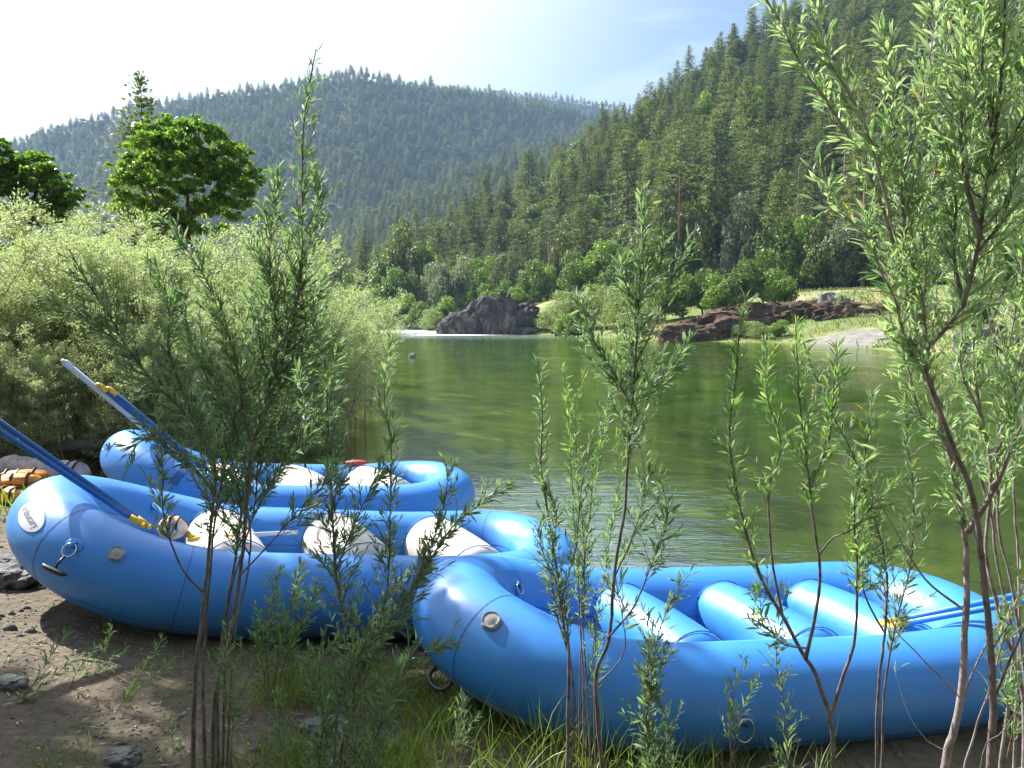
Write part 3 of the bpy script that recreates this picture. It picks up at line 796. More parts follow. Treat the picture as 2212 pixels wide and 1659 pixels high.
# striped bundle in the middle raft
root = empty('striped_bundle', W(372, 1140, 5.55), 0, 'small rounded orange and white bundle with dark stripes inside the middle raft', 'bag')
mb = MB(); blob(mb, (0, 0, 0), (.1, .085, .085), 3, .12, 4); mb.obj('cloth', plain('striped_cloth', (.8, .34, .08), .6, .4, 0, 9, (.75, .68, .62)), root)
mb = MB()
for k_ in (-.45, .1, .6):
    a = np.linspace(0, math.pi, 20)
    tube(mb, np.stack([np.full(20, k_ * .09), np.cos(a) * .087 * math.sqrt(1 - k_ * k_), np.sin(a) * .09 * math.sqrt(1 - k_ * k_)], 1), .009, 6)
mb.obj('dark_stripe', M['gearblack'], root)

# gear heap on the left bank
gx0 = W(60, 1010, 7.2); gz0 = hz(gx0[0], gx0[1])
def jacket(x, y, z, rz, main, label, flat=.09):
    root = empty('life_jacket', (x, y, z), rz, label, 'life jacket', 'life jackets heaped on the left bank')
    for sx in (-1, 1):
        mb = MB(); blob(mb, (sx * .13, 0, flat), (.14, .27, flat), sx + 4, .16, 4, fr=1.2); mb.obj('foam_panel', main, root)
    mb = MB(); blob(mb, (0, .3, flat * 1.1), (.26, .08, flat * .8), 8, .2, 3); mb.obj('collar', M['gearblack'], root)
    mb = MB()
    for yy in (-.13, .02, .14):
        tube(mb, smooth_path([(-.27, yy, .02), (-.2, yy, flat * 2.02), (0, yy, flat * 1.7), (.2, yy, flat * 2.02), (.27, yy, .02)], 20), .014, 6)
    mb.obj('strap', M['gearblack'], root)
jx = W(45, 1012, 8.6)
jacket(jx[0] + .05, 8.5, hz(jx[0], 8.5), R(70), M['orange'], 'orange and black life jacket, lower one of the heap at the left edge')
jacket(jx[0] - .1, 8.7, hz(jx[0], 8.7) + .15, R(110), M['orange'], 'yellow and orange life jacket lying on top of the heap at the left edge', .07)
# drawstring dry bag
bx = W(110, 985, 9.4)
root = empty('dry_bag', (bx[0], 9.4, hz(bx[0], 9.4) + .17), R(-12), 'greyish pink rolled dry bag with dark ringed end behind the life jackets', 'bag')
mb = MB(); tube(mb, smooth_path([(-.75, 0, .02), (-.6, .02, .03), (-.2, 0, 0), (.3, 0, -.01), (.42, 0, 0)], 24), np.concatenate([[.05, .1, .14], np.full(19, .16), [.155, .14]]) * (1 + .05 * np.sin(np.arange(24) * 1.9)), 20); mb.obj('bag_body', M['pink'], root)
mb = MB(); a = np.linspace(0, 2 * math.pi, 32, endpoint=False)
for xx in (.3, .4): tube(mb, np.stack([np.full(32, xx), np.cos(a) * .16, np.sin(a) * .16], 1), .012, 6, closed=True)
mb.obj('end_ring', M['gearblack'], root)
tx = W(175, 1030, 8.0)
root = empty('bailing_bucket', (tx[0], 8.0, hz(tx[0], 8.0)), R(20), 'teal plastic bailer with a loop handle behind the patched bow', 'bucket')
mb = MB(); tube(mb, [(0, 0, 0), (0, 0, .05), (0, 0, .2), (0, 0, .26)], [.1, .12, .14, .145], 24, caps=True); mb.obj('bucket_body', M['teal'], root)
mb = MB(); a = np.linspace(-.3, math.pi + .3, 24); tube(mb, np.stack([np.cos(a) * .14, 0 * a, .27 + np.sin(a) * .13], 1), .009, 7); mb.obj('loop_handle', M['strap'], root)
# red item on far raft
q = RC.world(RC.S(RC.t_of(.75, .7), R(95), .03))
mb = MB(); blob(mb, (0, 0, 0), (.13, .05, .035), 5, .15, 3); o = mb.obj('red_bag', M['red']); o.location = q; tag(o, 'small flat red pouch on the far tube of the farthest raft', 'bag')

# ------------------------------------------------------------------ foreground willows
def willow(name, label, stems, seed, leafmat_, barkmat, Lf=.052, dens=1.0, group=None, yel=.015):
    """stems: list of (pts in photo space with depth, r0, leafy_start, twig_len, density)"""
    g = np.random.default_rng(seed)
    base = W(*stems[0][0][0])
    bz = hz(base[0], base[1])
    root = empty(name, (base[0], base[1], bz), 0, label, 'willow shrub', group)
    O = np.array([base[0], base[1], bz])
    fol = MB(); tw = MB()
    for (pts, r0, ls, tl, dn) in stems:
        P = np.array([W(*p) for p in pts]) - O
        if ls >= 0 and pts[0][1] >= 1600:   # goes on down to the soil
            p0 = P[0].copy(); b0 = p0.copy(); b0[2] = hz(p0[0] + O[0], p0[1] + O[1]) - O[2] - .03; b0[:2] += g.normal(size=2) * .02
            P = np.vstack([b0, P])
        ls = abs(ls)
        Ls = np.linalg.norm(np.diff(P, axis=0), axis=1).sum()
        n = max(14, int(Ls / .035)); S = smooth_path(P, n)
        S[1:-1] += np.cumsum(g.normal(size=(n - 2, 3)) * .0016, 0) * np.sin(np.linspace(0, math.pi, n - 2))[:, None]
        rr = r0 * (1 - np.linspace(0, 1, n) ** .8 * .8)
        mb = MB(); tube(mb, S, rr, 8); mb.obj('stem', barkmat, root)
        T = norm(np.gradient(S, axis=0))
        s = ls
        LP = []; LD = []; LS = []
        step = .021 / max(dn * dens, .05) / max(Ls, .1)
        while s < .985:
            i = s * (n - 1); i0 = int(i); p = S[i0] * (1 - i + i0) + S[i0 + 1] * (i - i0); t = T[i0]
            az = perp(t[None], g.normal(size=(1, 3)))[0]
            ang = g.uniform(R(22), R(50))
            d = norm(t * math.cos(ang) + az * math.sin(ang))
            l = tl * g.uniform(.35, 1.15) * (1 - .75 * ((s - ls) / (1 - ls)) ** 1.5)
            m_ = max(4, int(l / .0095))
            q = np.linspace(0, 1, 6)[:, None]
            up = np.array([0, 0, 1.0])
            C = p + d * l * q + up * (l * .22) * q ** 2
            if l > .05:
                tube(tw, C, np.linspace(.0017, .0007, 6), 4, caps=False)
            # leaves along the twig
            u = np.sort(g.uniform(.08, 1.0, m_))[:, None]
            LP.append(p + d * l * u + up * l * .22 * u ** 2)
            dd = norm(d[None] + up * .44 * u)
            aa = perp(dd, g.normal(size=dd.shape)); an = g.uniform(R(15), R(55), (m_, 1)) * (1 - .5 * u ** 3)
            LD.append(norm(dd * np.cos(an) + aa * np.sin(an)))
            LS.append(g.uniform(.6, 1.15, m_) * (1 - .25 * u[:, 0]))
            s += step * g.uniform(.6, 1.4)
        # leaves directly on the upper stem
        m_ = int(Ls * (1 - ls) * 85 * min(dn, 1.4))
        u = g.uniform(ls, 1, m_) * (n - 1); i0 = np.minimum(u.astype(int), n - 2); f = (u - i0)[:, None]
        LP.append(S[i0] * (1 - f) + S[i0 + 1] * f); t = T[i0]; aa = perp(t, g.normal(size=t.shape)); an = g.uniform(R(15), R(50), (m_, 1))
        LD.append(norm(t * np.cos(an) + aa * np.sin(an))); LS.append(g.uniform(.8, 1.25, m_))
        LP = np.concatenate(LP); LD = np.concatenate(LD); LS = np.concatenate(LS) * Lf
        N = perp(LD, g.normal(size=LD.shape) + np.array([0, 0, 1.1]))
        var = np.clip(g.normal(.5, .17, len(LP)), 0, .88); var[g.random(len(LP)) < yel] = 1.0
        leaves(fol, LP, LD, LS, LS * g.uniform(.12, .19, len(LP)), N, var, bend=.16)
    if tw.V:
        for i_ in range(len(tw.mq)): tw.mq[i_][:] = 1
        for i_ in range(len(tw.mt)): tw.mt[i_][:] = 1
        off = fol.n
        fol.V += tw.V; fol.a += tw.a; fol.Q += [q + off for q in tw.Q]; fol.mq += tw.mq; fol.T += [q + off for q in tw.T]; fol.mt += tw.mt; fol.n += tw.n
    fol.obj('foliage', [leafmat_, barkmat], root)
    return root

def st(pts, Y, r0=.006, ls=.3, tl=.2, dn=1.0):
    if isinstance(Y, tuple):
        Ys = np.linspace(Y[0], Y[1], len(pts))
    else: Ys = [Y] * len(pts)
    return ([(p[0], p[1], float(y)) for p, y in zip(pts, Ys)], r0, ls, tl, dn)

WG = 'slender willow shrubs standing in front of the rafts'
willow('willow_shrub', 'tallest dark willow in front of the middle raft, its tip above the far ridge', [
    st([(460, 1659), (467, 1506), (500, 1360), (520, 1206), (530, 1070), (540, 950), (573, 869), (617, 719), (640, 600), (648, 500), (648, 369), (655, 250), (683, 105)], (3.1, 3.0), .011, .5, .22, .8),
    st([(470, 1659), (473, 1473), (493, 1306), (513, 1190), (520, 1080), (500, 980), (483, 900), (440, 800), (400, 700)], (3.15, 3.2), .009, .5, .2, 1.0),
    st([(573, 869), (600, 760), (590, 640), (585, 520), (595, 430), (590, 369)], 3.0, .005, -.05, .2, 1.3),
    st([(540, 950), (520, 869), (513, 812), (493, 735), (467, 652), (423, 569), (367, 485)], (3.05, 2.9), .006, -.1, .2, 1.1),
    st([(530, 1000), (500, 900), (473, 829), (433, 769), (403, 702), (400, 629)], 3.1, .005, -.15, .19, 1.1),
    st([(617, 719), (640, 640), (655, 560), (680, 470), (690, 380)], (3.0, 3.05), .004, -.05, .16, 1.2),
    st([(560, 900), (600, 850), (640, 760), (665, 690), (690, 620)], (3.0, 3.1), .004, -.1, .18, 1.2),
    st([(590, 820), (560, 740), (570, 640), (560, 540)], 3.05, .004, -.1, .2, 1.2),
], 11, M['willow_dark'], M['stem'], .058, 1.35, WG)
willow('willow_shrub', 'dark willow whose branches lean far left over the two blue rafts', [
    st([(417, 1659), (423, 1473), (437, 1339), (443, 1293), (455, 1180), (467, 1070), (465, 1010), (430, 930), (380, 870), (330, 820), (277, 752), (233, 675), (187, 605), (150, 540)], (3.0, 2.8), .011, .52, .19, .9),
    st([(443, 1659), (440, 1480), (450, 1330), (460, 1200), (480, 1050), (500, 960), (513, 864), (560, 780), (585, 690)], (3.05, 3.1), .009, .55, .18, .9),
    st([(290, 770), (253, 735), (213, 705), (167, 679), (113, 650)], (2.85, 2.75), .004, -.1, .14, 1.2),
    st([(440, 950), (417, 902), (383, 819), (360, 752), (363, 652), (337, 575)], (2.95, 2.8), .005, -.2, .18, 1.0),
    st([(467, 1070), (420, 1010), (360, 960), (320, 940), (270, 990)], (3.0, 2.8), .004, -.3, .14, 1.0),
    st([(450, 1290), (400, 1240), (375, 1190), (352, 1100), (350, 1000), (340, 900)], (3.0, 2.9), .005, -.35, .12, .8),
    st([(520, 1240), (580, 1180), (640, 1110), (700, 1050), (740, 1010)], (3.0, 2.9), .004, -.35, .16, .8),
], 12, M['willow_dark'], M['stem'], .058, 1.3, WG)
willow('willow_shrub', 'dark willow right of the tallest one, in front of the oval-patched raft stern side', [
    st([(735, 1659), (740, 1600), (763, 1473), (757, 1373), (737, 1313), (723, 1237), (717, 1170), (713, 1037), (705, 930), (700, 820), (687, 729), (650, 640)], (3.0, 3.1), .009, .3, .2, .85),
    st([(745, 1659), (770, 1500), (800, 1420), (858, 1322), (922, 1222), (975, 1140), (1028, 1095), (1100, 1045)], (2.9, 2.8), .007, .25, .17, .9),
    st([(765, 1659), (790, 1480), (820, 1380), (845, 1280), (853, 1150), (852, 1022), (850, 944), (837, 878), (835, 800), (850, 720)], (2.95, 3.0), .006, .35, .13, .85),
    st([(722, 1659), (735, 1500), (780, 1400), (850, 1330), (900, 1250), (950, 1130), (965, 1060), (970, 1000)], (2.85, 2.8), .006, .35, .17, .9),
    st([(723, 1237), (760, 1150), (800, 1060), (830, 1000)], 3.0, .004, -.2, .15, .9),
    st([(690, 1659), (700, 1560), (690, 1450), (730, 1380)], (2.9, 2.9), .005, .1, .22, 1.1),
    st([(800, 1659), (830, 1560), (870, 1440), (940, 1400), (985, 1380)], (2.7, 2.7), .005, .05, .2, 1.0),
    st([(660, 1010), (650, 940), (655, 880), (645, 800)], (2.5, 2.4), .004, -.1, .06, .5),
], 13, M['willow_dark'], M['stem'], .058, 1.35, WG)
willow('willow_shrub', 'slender willow in the middle of the picture, taller one in front of the near raft', [
    st([(1300, 1659), (1290, 1560), (1285, 1450), (1312, 1380), (1326, 1247), (1346, 1114), (1353, 1014), (1365, 850), (1375, 700), (1385, 560), (1393, 405)], (3.1, 3.0), .011, .6, .2, 1.2),
    st([(1366, 880), (1320, 800), (1280, 730), (1250, 640)], 3.0, .005, -.1, .15, 1.2),
    st([(1372, 790), (1420, 690), (1455, 600), (1490, 515)], 3.0, .004, -.35, .1, 1.0),
    st([(1364, 880), (1420, 830), (1460, 780), (1488, 735)], 3.05, .004, -.1, .12, 1.2),
    st([(1378, 660), (1350, 600), (1340, 530)], 3.0, .004, -.1, .12, 1.2),
    st([(1380, 640), (1420, 580), (1440, 520)], 3.0, .003, -.1, .1, 1.2),
    st([(1312, 1380), (1370, 1310), (1400, 1240), (1440, 1120), (1425, 1030)], (3.05, 3.0), .005, -.4, .14, .9),
    st([(1326, 1250), (1370, 1150), (1395, 1050), (1380, 960)], 3.1, .004, -.3, .13, .8),
    st([(1290, 1480), (1350, 1400), (1330, 1250), (1370, 1180)], 3.15, .004, -.4, .13, .7),
], 14, M['willow_dark'], M['stem'], .06, 1.25, WG)
willow('willow_shrub', 'thin willow with two forked stems left of the middle one, before the near raft', [
    st([(1225, 1659), (1229, 1567), (1229, 1414), (1219, 1347), (1209, 1247), (1186, 1114), (1169, 1014), (1172, 900), (1160, 770)], (3.0, 3.1), .01, .45, .11, .8),
    st([(1232, 1659), (1240, 1500), (1225, 1380), (1215, 1280), (1240, 1180), (1250, 1060), (1275, 960), (1310, 870), (1325, 840)], (3.0, 3.1), .006, .45, .1, .9),
    st([(1219, 1347), (1200, 1260), (1165, 1180), (1175, 1120)], 3.0, .004, -.3, .1, 1.0),
    st([(1229, 1414), (1195, 1300), (1190, 1200), (1200, 1100), (1160, 1010)], 3.05, .004, -.3, .1, 1.0),
], 15, M['willow_dark'], M['stem'], .05, 1.0, WG)
willow('willow_shrub', 'sunlit pale willow shoots between the two stems in the middle', [
    st([(1260, 1659), (1262, 1540), (1258, 1400), (1250, 1250), (1240, 1100), (1232, 950), (1225, 850), (1215, 790)], (3.35, 3.5), .005, .45, .09, 1.0),
    st([(1275, 1659), (1270, 1500), (1262, 1300), (1275, 1120), (1290, 1000), (1310, 900), (1320, 830)], (3.4, 3.5), .005, .45, .1, 1.2),
    st([(1250, 1659), (1250, 1480), (1262, 1200), (1250, 1020), (1245, 880), (1270, 800)], (3.4, 3.5), .004, .5, .09, 1.0),
    st([(1285, 1659), (1285, 1400), (1310, 1200), (1340, 1050), (1330, 940)], (3.4, 3.5), .004, .3, .1, 1.0),
], 16, M['willow_light'], M['twig'], .045, 1.1, WG)
willow('willow_shrub', 'leafy low willow against the near side of the near raft, right of the middle stems', [
    st([(1405, 1659), (1400, 1560), (1410, 1450), (1430, 1350), (1460, 1280), (1490, 1240)], (2.9, 2.9), .006, .25, .16, .9),
    st([(1395, 1659), (1385, 1500), (1395, 1400), (1400, 1320)], (2.9, 2.9), .005, .2, .16, 1.0),
    st([(1440, 1659), (1445, 1560), (1420, 1480), (1450, 1400)], (2.9, 2.9), .004, .2, .14, 1.0),
], 17, M['willow_dark'], M['stem'], .055, .9, WG)
willow('willow_shrub', 'forked bare-stemmed willow before the right half of the near raft', [
    st([(1797, 1659), (1793, 1560), (1765, 1460), (1740, 1420), (1690, 1330), (1640, 1240), (1600, 1100), (1578, 950), (1590, 820), (1595, 740), (1612, 640)], (2.9, 2.8), .012, .5, .11, .8),
    st([(1740, 1425), (1760, 1330), (1768, 1220), (1750, 1080), (1735, 950), (1725, 830), (1718, 700)], (2.85, 2.8), .008, -.45, .14, .9),
    st([(1690, 1330), (1668, 1200), (1665, 1060), (1690, 960), (1660, 850), (1655, 740)], (2.9, 2.9), .006, -.4, .12, .8),
    st([(1790, 1560), (1815, 1480), (1845, 1380), (1855, 1240), (1845, 1100), (1870, 980), (1885, 850)], (2.9, 2.8), .008, -.4, .13, .9),
    st([(1768, 1200), (1800, 1160), (1840, 1140), (1880, 1090), (1950, 1030)], (2.85, 2.7), .004, -.3, .14, .8),
    st([(1740, 1400), (1690, 1390), (1650, 1340), (1640, 1280)], (2.8, 2.7), .004, -.2, .13, .8),
    st([(1735, 1060), (1790, 960), (1800, 850), (1810, 760)], (2.85, 2.8), .005, -.2, .13, .9),
], 18, M['willow_light'], M['stem'], .06, 1.1, WG)
willow('willow_shrub', 'willow with thin crossing twigs just left of the thick trunks at right', [
    st([(1895, 1659), (1895, 1520), (1912, 1370), (1920, 1250), (1890, 1120), (1850, 1000), (1790, 880), (1740, 760)], (3.1, 2.9), .009, .5, .14, .8),
    st([(1905, 1659), (1910, 1500), (1930, 1350), (1960, 1230), (1970, 1100), (1960, 960), (1950, 840)], (3.1, 3.0), .007, .45, .15, .9),
    st([(1912, 1370), (1870, 1290), (1850, 1200), (1858, 1100), (1830, 1000)], (3.1, 3.0), .005, -.3, .13, .9),
    st([(1700, 1659), (1700, 1560), (1680, 1450), (1680, 1340), (1700, 1260)], (3.0, 3.0), .004, .1, .12, .8),
    st([(1920, 1300), (1890, 1260), (1860, 1250), (1900, 1180)], (3.1, 3.0), .003, -.2, .12, .9),
], 19, M['willow_dark'], M['stem'], .052, .9, WG)
willow('willow_shrub', 'tall silvery willow whose tops lean left against the steep wooded hill', [
    st([(2040, 1659), (2062, 1560), (2078, 1450), (2085, 1300), (2090, 1150), (2070, 1000), (2035, 880), (2000, 740), (1960, 600), (1925, 470), (1870, 340), (1800, 230), (1740, 150), (1690, 60), (1635, -40)], (2.6, 2.5), .016, .42, .17, .85),
    st([(2000, 740), (1990, 640), (1960, 520), (1950, 400), (1985, 260), (2010, 120), (2020, -30)], (2.5, 2.5), .007, -.1, .17, 1.2),
    st([(1925, 470), (1900, 380), (1860, 250), (1790, 120), (1760, 20), (1750, -60)], (2.45, 2.4), .005, -.15, .13, 1.1),
    st([(2035, 880), (1990, 800), (1960, 740), (1930, 640), (1900, 580), (1870, 470)], (2.55, 2.4), .007, -.15, .16, 1.1),
    st([(2070, 1000), (2030, 940), (1990, 900), (1960, 800), (1940, 720)], (2.55, 2.5), .006, -.2, .16, 1.1),
    st([(1985, 700), (2000, 600), (1990, 480), (2020, 380), (2040, 260)], (2.5, 2.6), .006, -.1, .17, 1.2),
    st([(1940, 520), (1960, 420), (1920, 300), (1930, 180), (1900, 60)], (2.5, 2.5), .005, -.1, .15, 1.1),
    st([(1960, 600), (1900, 560), (1850, 480), (1790, 440), (1760, 330)], (2.5, 2.45), .004, -.4, .1, .6),
    st([(1975, 655), (1920, 633), (1870, 624), (1818, 626)], (2.45, 2.3), .0025, -.97, .02, .1),
    st([(1945, 540), (1900, 415), (1860, 400), (1822, 398)], (2.5, 2.4), .003, -.97, .02, .1),
    st([(2060, 980), (2010, 960), (1960, 990), (1900, 975)], (2.55, 2.4), .003, -.97, .02, .1),
    st([(2085, 1320), (2010, 1260), (1960, 1190), (1900, 1080), (1870, 1010)], (2.6, 2.5), .005, -.8, .05, .3),
    st([(2070, 1500), (1990, 1420), (1930, 1350), (1905, 1230)], (2.6, 2.7), .004, -.95, .04, .2),
    st([(2050, 1659), (2000, 1600), (1960, 1540), (1930, 1440)], (2.6, 2.7), .003, .97, .02, .1),
], 20, M['willow_silver'], M['stem_pale'], .066, .95, WG)
willow('willow_shrub', 'thickest grey willow trunk rising to the top right corner', [
    st([(2140, 1659), (2150, 1520), (2140, 1380), (2120, 1200), (2095, 1050), (2050, 930), (2005, 775), (2040, 720), (2085, 660), (2115, 540), (2135, 400), (2152, 280), (2165, 150), (2170, 20), (2175, -60)], (2.5, 2.3), .016, .62, .2, 1.0),
    st([(2090, 1150), (2150, 1050), (2185, 960), (2230, 880)], (2.5, 2.4), .011, -.6, .12, .5),
    st([(2135, 400), (2160, 330), (2200, 270), (2240, 200)], (2.35, 2.3), .007, -.1, .16, 1.1),
    st([(2120, 520), (2090, 400), (2080, 280), (2095, 150), (2085, 20), (2080, -50)], (2.35, 2.4), .008, -.15, .18, 1.4),
    st([(2150, 300), (2120, 200), (2125, 90), (2130, -30)], (2.35, 2.3), .006, -.1, .18, 1.4),
    st([(2085, 660), (2060, 560), (2060, 440), (2050, 330), (2060, 200)], (2.4, 2.5), .006, -.2, .17, 1.2),
    st([(2115, 540), (2160, 480), (2190, 400), (2195, 300)], (2.35, 2.35), .006, -.1, .18, 1.3),
    st([(2128, 430), (2105, 415), (2092, 380), (2088, 340)], (2.35, 2.3), .005, -.97, .02, .1),
    st([(2120, 480), (2080, 460), (2030, 440)], (2.35, 2.3), .003, -.97, .02, .1),
    st([(2150, 1500), (2200, 1380), (2240, 1290)], (2.5, 2.4), .006, -.97, .02, .1),
    st([(2125, 1659), (2170, 1580), (2215, 1500)], (2.5, 2.4), .005, .97, .02, .1),
    st([(2145, 1400), (2180, 1350), (2215, 1330)], (2.5, 2.4), .003, -.97, .02, .1),
], 21, M['willow_silver'], M['stem'], .066, .85, WG)
willow('willow_shrub', 'pinkish-stemmed bushy willow filling the right edge', [
    st([(2212, 1659), (2205, 1500), (2160, 1350), (2125, 1200), (2140, 1050), (2120, 900), (2105, 780), (2120, 650), (2150, 500), (2180, 350), (2200, 200), (2190, 60)], (3.1, 3.0), .012, .52, .2, 1.2),
    st([(2230, 1659), (2212, 1450), (2190, 1300), (2160, 1150), (2150, 980), (2160, 820), (2185, 700), (2210, 560), (2225, 420)], (3.1, 3.0), .010, .55, .2, 1.2),
    st([(2080, 1659), (2130, 1480), (2180, 1330), (2240, 1220)], (2.7, 2.5), .007, .6, .1, .4),
    st([(2055, 1659), (2090, 1500), (2140, 1380), (2190, 1310), (2240, 1200)], (2.9, 2.8), .008, .7, .1, .4),
    st([(2120, 900), (2080, 800), (2090, 690), (2070, 580)], (3.0, 3.0), .006, -.1, .18, 1.2),
    st([(2150, 980), (2190, 900), (2205, 800), (2215, 680)], (3.0, 2.9), .006, -.1, .18, 1.2),
    st([(2180, 1550), (2170, 1480), (2160, 1420), (2175, 1360)], (2.8, 2.8), .005, -.1, .12, 1.0),
    st([(2125, 1200), (2080, 1100), (2060, 1000), (2040, 900)], (3.05, 3.0), .006, -.3, .16, 1.0),
    st([(2140, 1050), (2185, 1000), (2200, 900)], (3.0, 2.9), .005, -.2, .16, 1.0),
    st([(2190, 200), (2170, 100), (2150, 0), (2150, -50)], (3.0, 3.0), .005, -.0, .2, 1.3),
    st([(2200, 400), (2215, 250), (2205, 100), (2215, -20)], (3.0, 3.0), .005, -.0, .2, 1.3),
], 22, M['willow_silver'], M['stem_pale'], .066, .65, WG)
willow('willow_shrub', 'bushy back willow, its leafy crown filling the top right corner behind the thick trunk', [
    st([(2160, 1659), (2190, 1400), (2150, 1150), (2175, 900), (2140, 700), (2110, 500), (2105, 300), (2080, 100), (2070, -40)], (3.6, 3.5), .009, .64, .24, 1.4),
    st([(2190, 1659), (2200, 1300), (2185, 1000), (2190, 750), (2170, 550), (2160, 350), (2150, 150), (2140, -40)], (3.6, 3.5), .009, .62, .24, 1.4),
    st([(2150, 1150), (2100, 950), (2085, 780), (2060, 640), (2075, 480), (2050, 330)], (3.55, 3.5), .008, -.5, .22, 1.3),
    st([(2140, 700), (2190, 560), (2200, 400), (2190, 250), (2200, 80)], (3.5, 3.4), .008, -.1, .24, 1.4),
    st([(2105, 300), (2060, 200), (2040, 80), (2045, -40)], (3.5, 3.5), .006, -.0, .2, 1.3),
    st([(2175, 900), (2210, 800), (2215, 650), (2205, 500)], (3.5, 3.4), .006, -.1, .22, 1.3),
], 27, M['willow_silver'], M['stem_pale'], .06, .8, WG)
willow('willow_shrub', 'leafy dark willow stems filling between the two big left ones, over the far raft', [
    st([(480, 1659), (485, 1450), (500, 1280), (545, 1120), (560, 1000), (600, 900), (640, 820), (650, 740), (640, 660), (650, 590)], (3.3, 3.3), .007, .55, .22, 1.1),
    st([(490, 1659), (505, 1400), (540, 1200), (530, 1040), (560, 920), (555, 800), (540, 690), (545, 620)], (3.3, 3.3), .007, .55, .22, 1.1),
    st([(545, 1120), (600, 1020), (660, 950), (700, 880), (720, 800), (735, 740)], (3.3, 3.3), .004, -.1, .2, 1.1),
    st([(540, 1200), (470, 1080), (440, 1000), (430, 900), (450, 820), (440, 740)], (3.3, 3.3), .004, -.2, .2, 1.1),
    st([(560, 1000), (620, 880), (610, 780), (620, 700)], (3.35, 3.35), .004, -.1, .2, 1.1),
    st([(640, 820), (680, 740), (690, 660), (700, 600)], (3.3, 3.3), .004, -.1, .18, 1.1),
], 28, M['willow_dark'], M['stem'], .055, 1.15, WG)
willow('willow_shrub', 'small sunlit green willow rooted in sand before the middle raft', [
    st([(588, 1560), (592, 1480), (605, 1400), (630, 1300), (650, 1220)], (4.1, 4.1), .007, -.35, .16, 1.2),
    st([(592, 1565), (600, 1480), (622, 1400), (660, 1320), (690, 1250)], (4.1, 4.0), .006, -.4, .15, 1.2),
    st([(584, 1560), (580, 1470), (575, 1380), (590, 1300), (605, 1230)], (4.1, 4.2), .006, -.4, .15, 1.2),
    st([(575, 1550), (570, 1450), (555, 1380), (562, 1330)], (4.1, 4.2), .004, -.3, .12, 1.0),
], 23, M['willow_light'], M['twig'], .055, 1.0, WG)
# low seedlings: (base px in 2212 space, tip, depth)
SEED = [((235, 1560), (350, 1380), 3.85, 'seedling willow leaning right on the sand at lower left'),
        ((150, 1500), (205, 1400), 4.0, 'tiny sprout between the leaning seedling and the left edge'),
        ((0, 1580), (140, 1370), 3.8, 'arching seedling at the far left edge of the sand'),
        ((215, 1480), (240, 1360), 4.3, 'upright sprig under the shaded bow of the middle raft'),
        ((360, 1659), (365, 1560), 3.5, 'dark short sprig left of the tallest willow base'),
        ((500, 1659), (490, 1350), 2.7, 'broad-leaved shoot crossing the base of the tallest willow'),
        ((545, 1659), (610, 1560), 3.2, 'leafy seedling right of the tallest willow base'),
        ((1578, 1659), (1608, 1420), 3.0, 'single sunlit shoot before the near raft, left of its steel ring'),
        ((2175, 1640), (2180, 1480), 3.2, 'sunlit leafy shoot at the lower right corner'),
        ((660, 1480), (672, 1400), 4.2, 'bright sprig beside the small sunlit willow'),
        ((960, 1659), (1000, 1500), 3.3, 'green sprig in the grass under the near raft bow'),
        ((620, 1659), (600, 1500), 3.0, 'dark leafy seedling in the lower left middle')]
for i, (a, b, Y, lab) in enumerate(SEED):
    mid = (a[0] * .55 + b[0] * .45 + (-8 if i % 2 else 10), (a[1] + b[1]) / 2)
    willow('willow_seedling', lab, [st([a, mid, b], Y, .003, -.25, .09 if i != 5 else .16, .9), st([a, (mid[0] + 14, mid[1] + 10), (b[0] + 30, b[1] + 45)], Y, .002, -.3, .07, .8)],
           40 + i, M['willow_light'] if i in (0, 3, 7, 8, 9) else M['willow_dark'], M['twig'], .045, 1.0, 'young willow shoots on the bank')

# ------------------------------------------------------------------ thicket on the left bank
def shrub_mesh(seed, H, n_st, n_leaf, Ls, wspread=.5, low=.25):
    g = np.random.default_rng(seed)
    tw = MB(); fol = MB(); P = []; D = []
    for k in range(n_st):
        az = g.uniform(0, 2 * math.pi); lean = g.uniform(.05, wspread); h = H * g.uniform(.65, 1.05)
        b = np.array([g.normal() * .25, g.normal() * .25, -.1])
        tip = b + np.array([math.cos(az) * lean * h, math.sin(az) * lean * h, h])
        mid = (b + tip) / 2 + np.array([math.cos(az), math.sin(az), 0]) * -.08 * h + g.normal(size=3) * .08
        S = smooth_path([b, mid, tip], 12)
        tube(tw, S, np.linspace(.017, .003, 12) * H / 4, 5, caps=False)
        nl = n_leaf // n_st
        nb = 26
        for j in range(nb):
            s = g.uniform(low, 1) ** .8; i = int(s * 11 * .999); p = S[i] * (1 - (s * 11 - i)) + S[min(i + 1, 11)] * (s * 11 - i)
            d = norm(g.normal(size=3) * np.array([1, 1, .5]) + np.array([0, 0, .75])); l = H * g.uniform(.1, .26) * (1.15 - s * .6)
            e = p + d * l
            if j % 3 == 0: tube(tw, [p, (p + e) / 2 + g.normal(size=3) * .03, e], [.004, .003, .0015], 3, caps=False)
            m_ = nl // nb
            u = g.uniform(.15, 1.05, m_)[:, None]
            P.append(p + d * l * u + g.normal(size=(m_, 3)) * .045 * H / 4); dd = norm(d + g.normal(size=(m_, 3)) * .55); D.append(dd)
    P = np.concatenate(P); D = np.concatenate(D)
    L = g.uniform(.7, 1.2, len(P)) * Ls
    N = perp(D, g.normal(size=D.shape) + np.array([0, 0, .8]))
    diamonds(fol, P, D, L, L * g.uniform(.24, .36, len(P)), N, np.clip(g.normal(.5, .22, len(P)), 0, 1))
    return tw.mesh('shrub_twigs', M['twig']), fol.mesh('shrub_foliage', M['willow_thicket'])
TG = 'pale green willow shrubs of the thicket on the left bank'
protos = []
for i in range(4):
    tm, fm = shrub_mesh(60 + i, 3.8, 16, 34000, .064, .5, .08)
    protos.append((tm, fm))
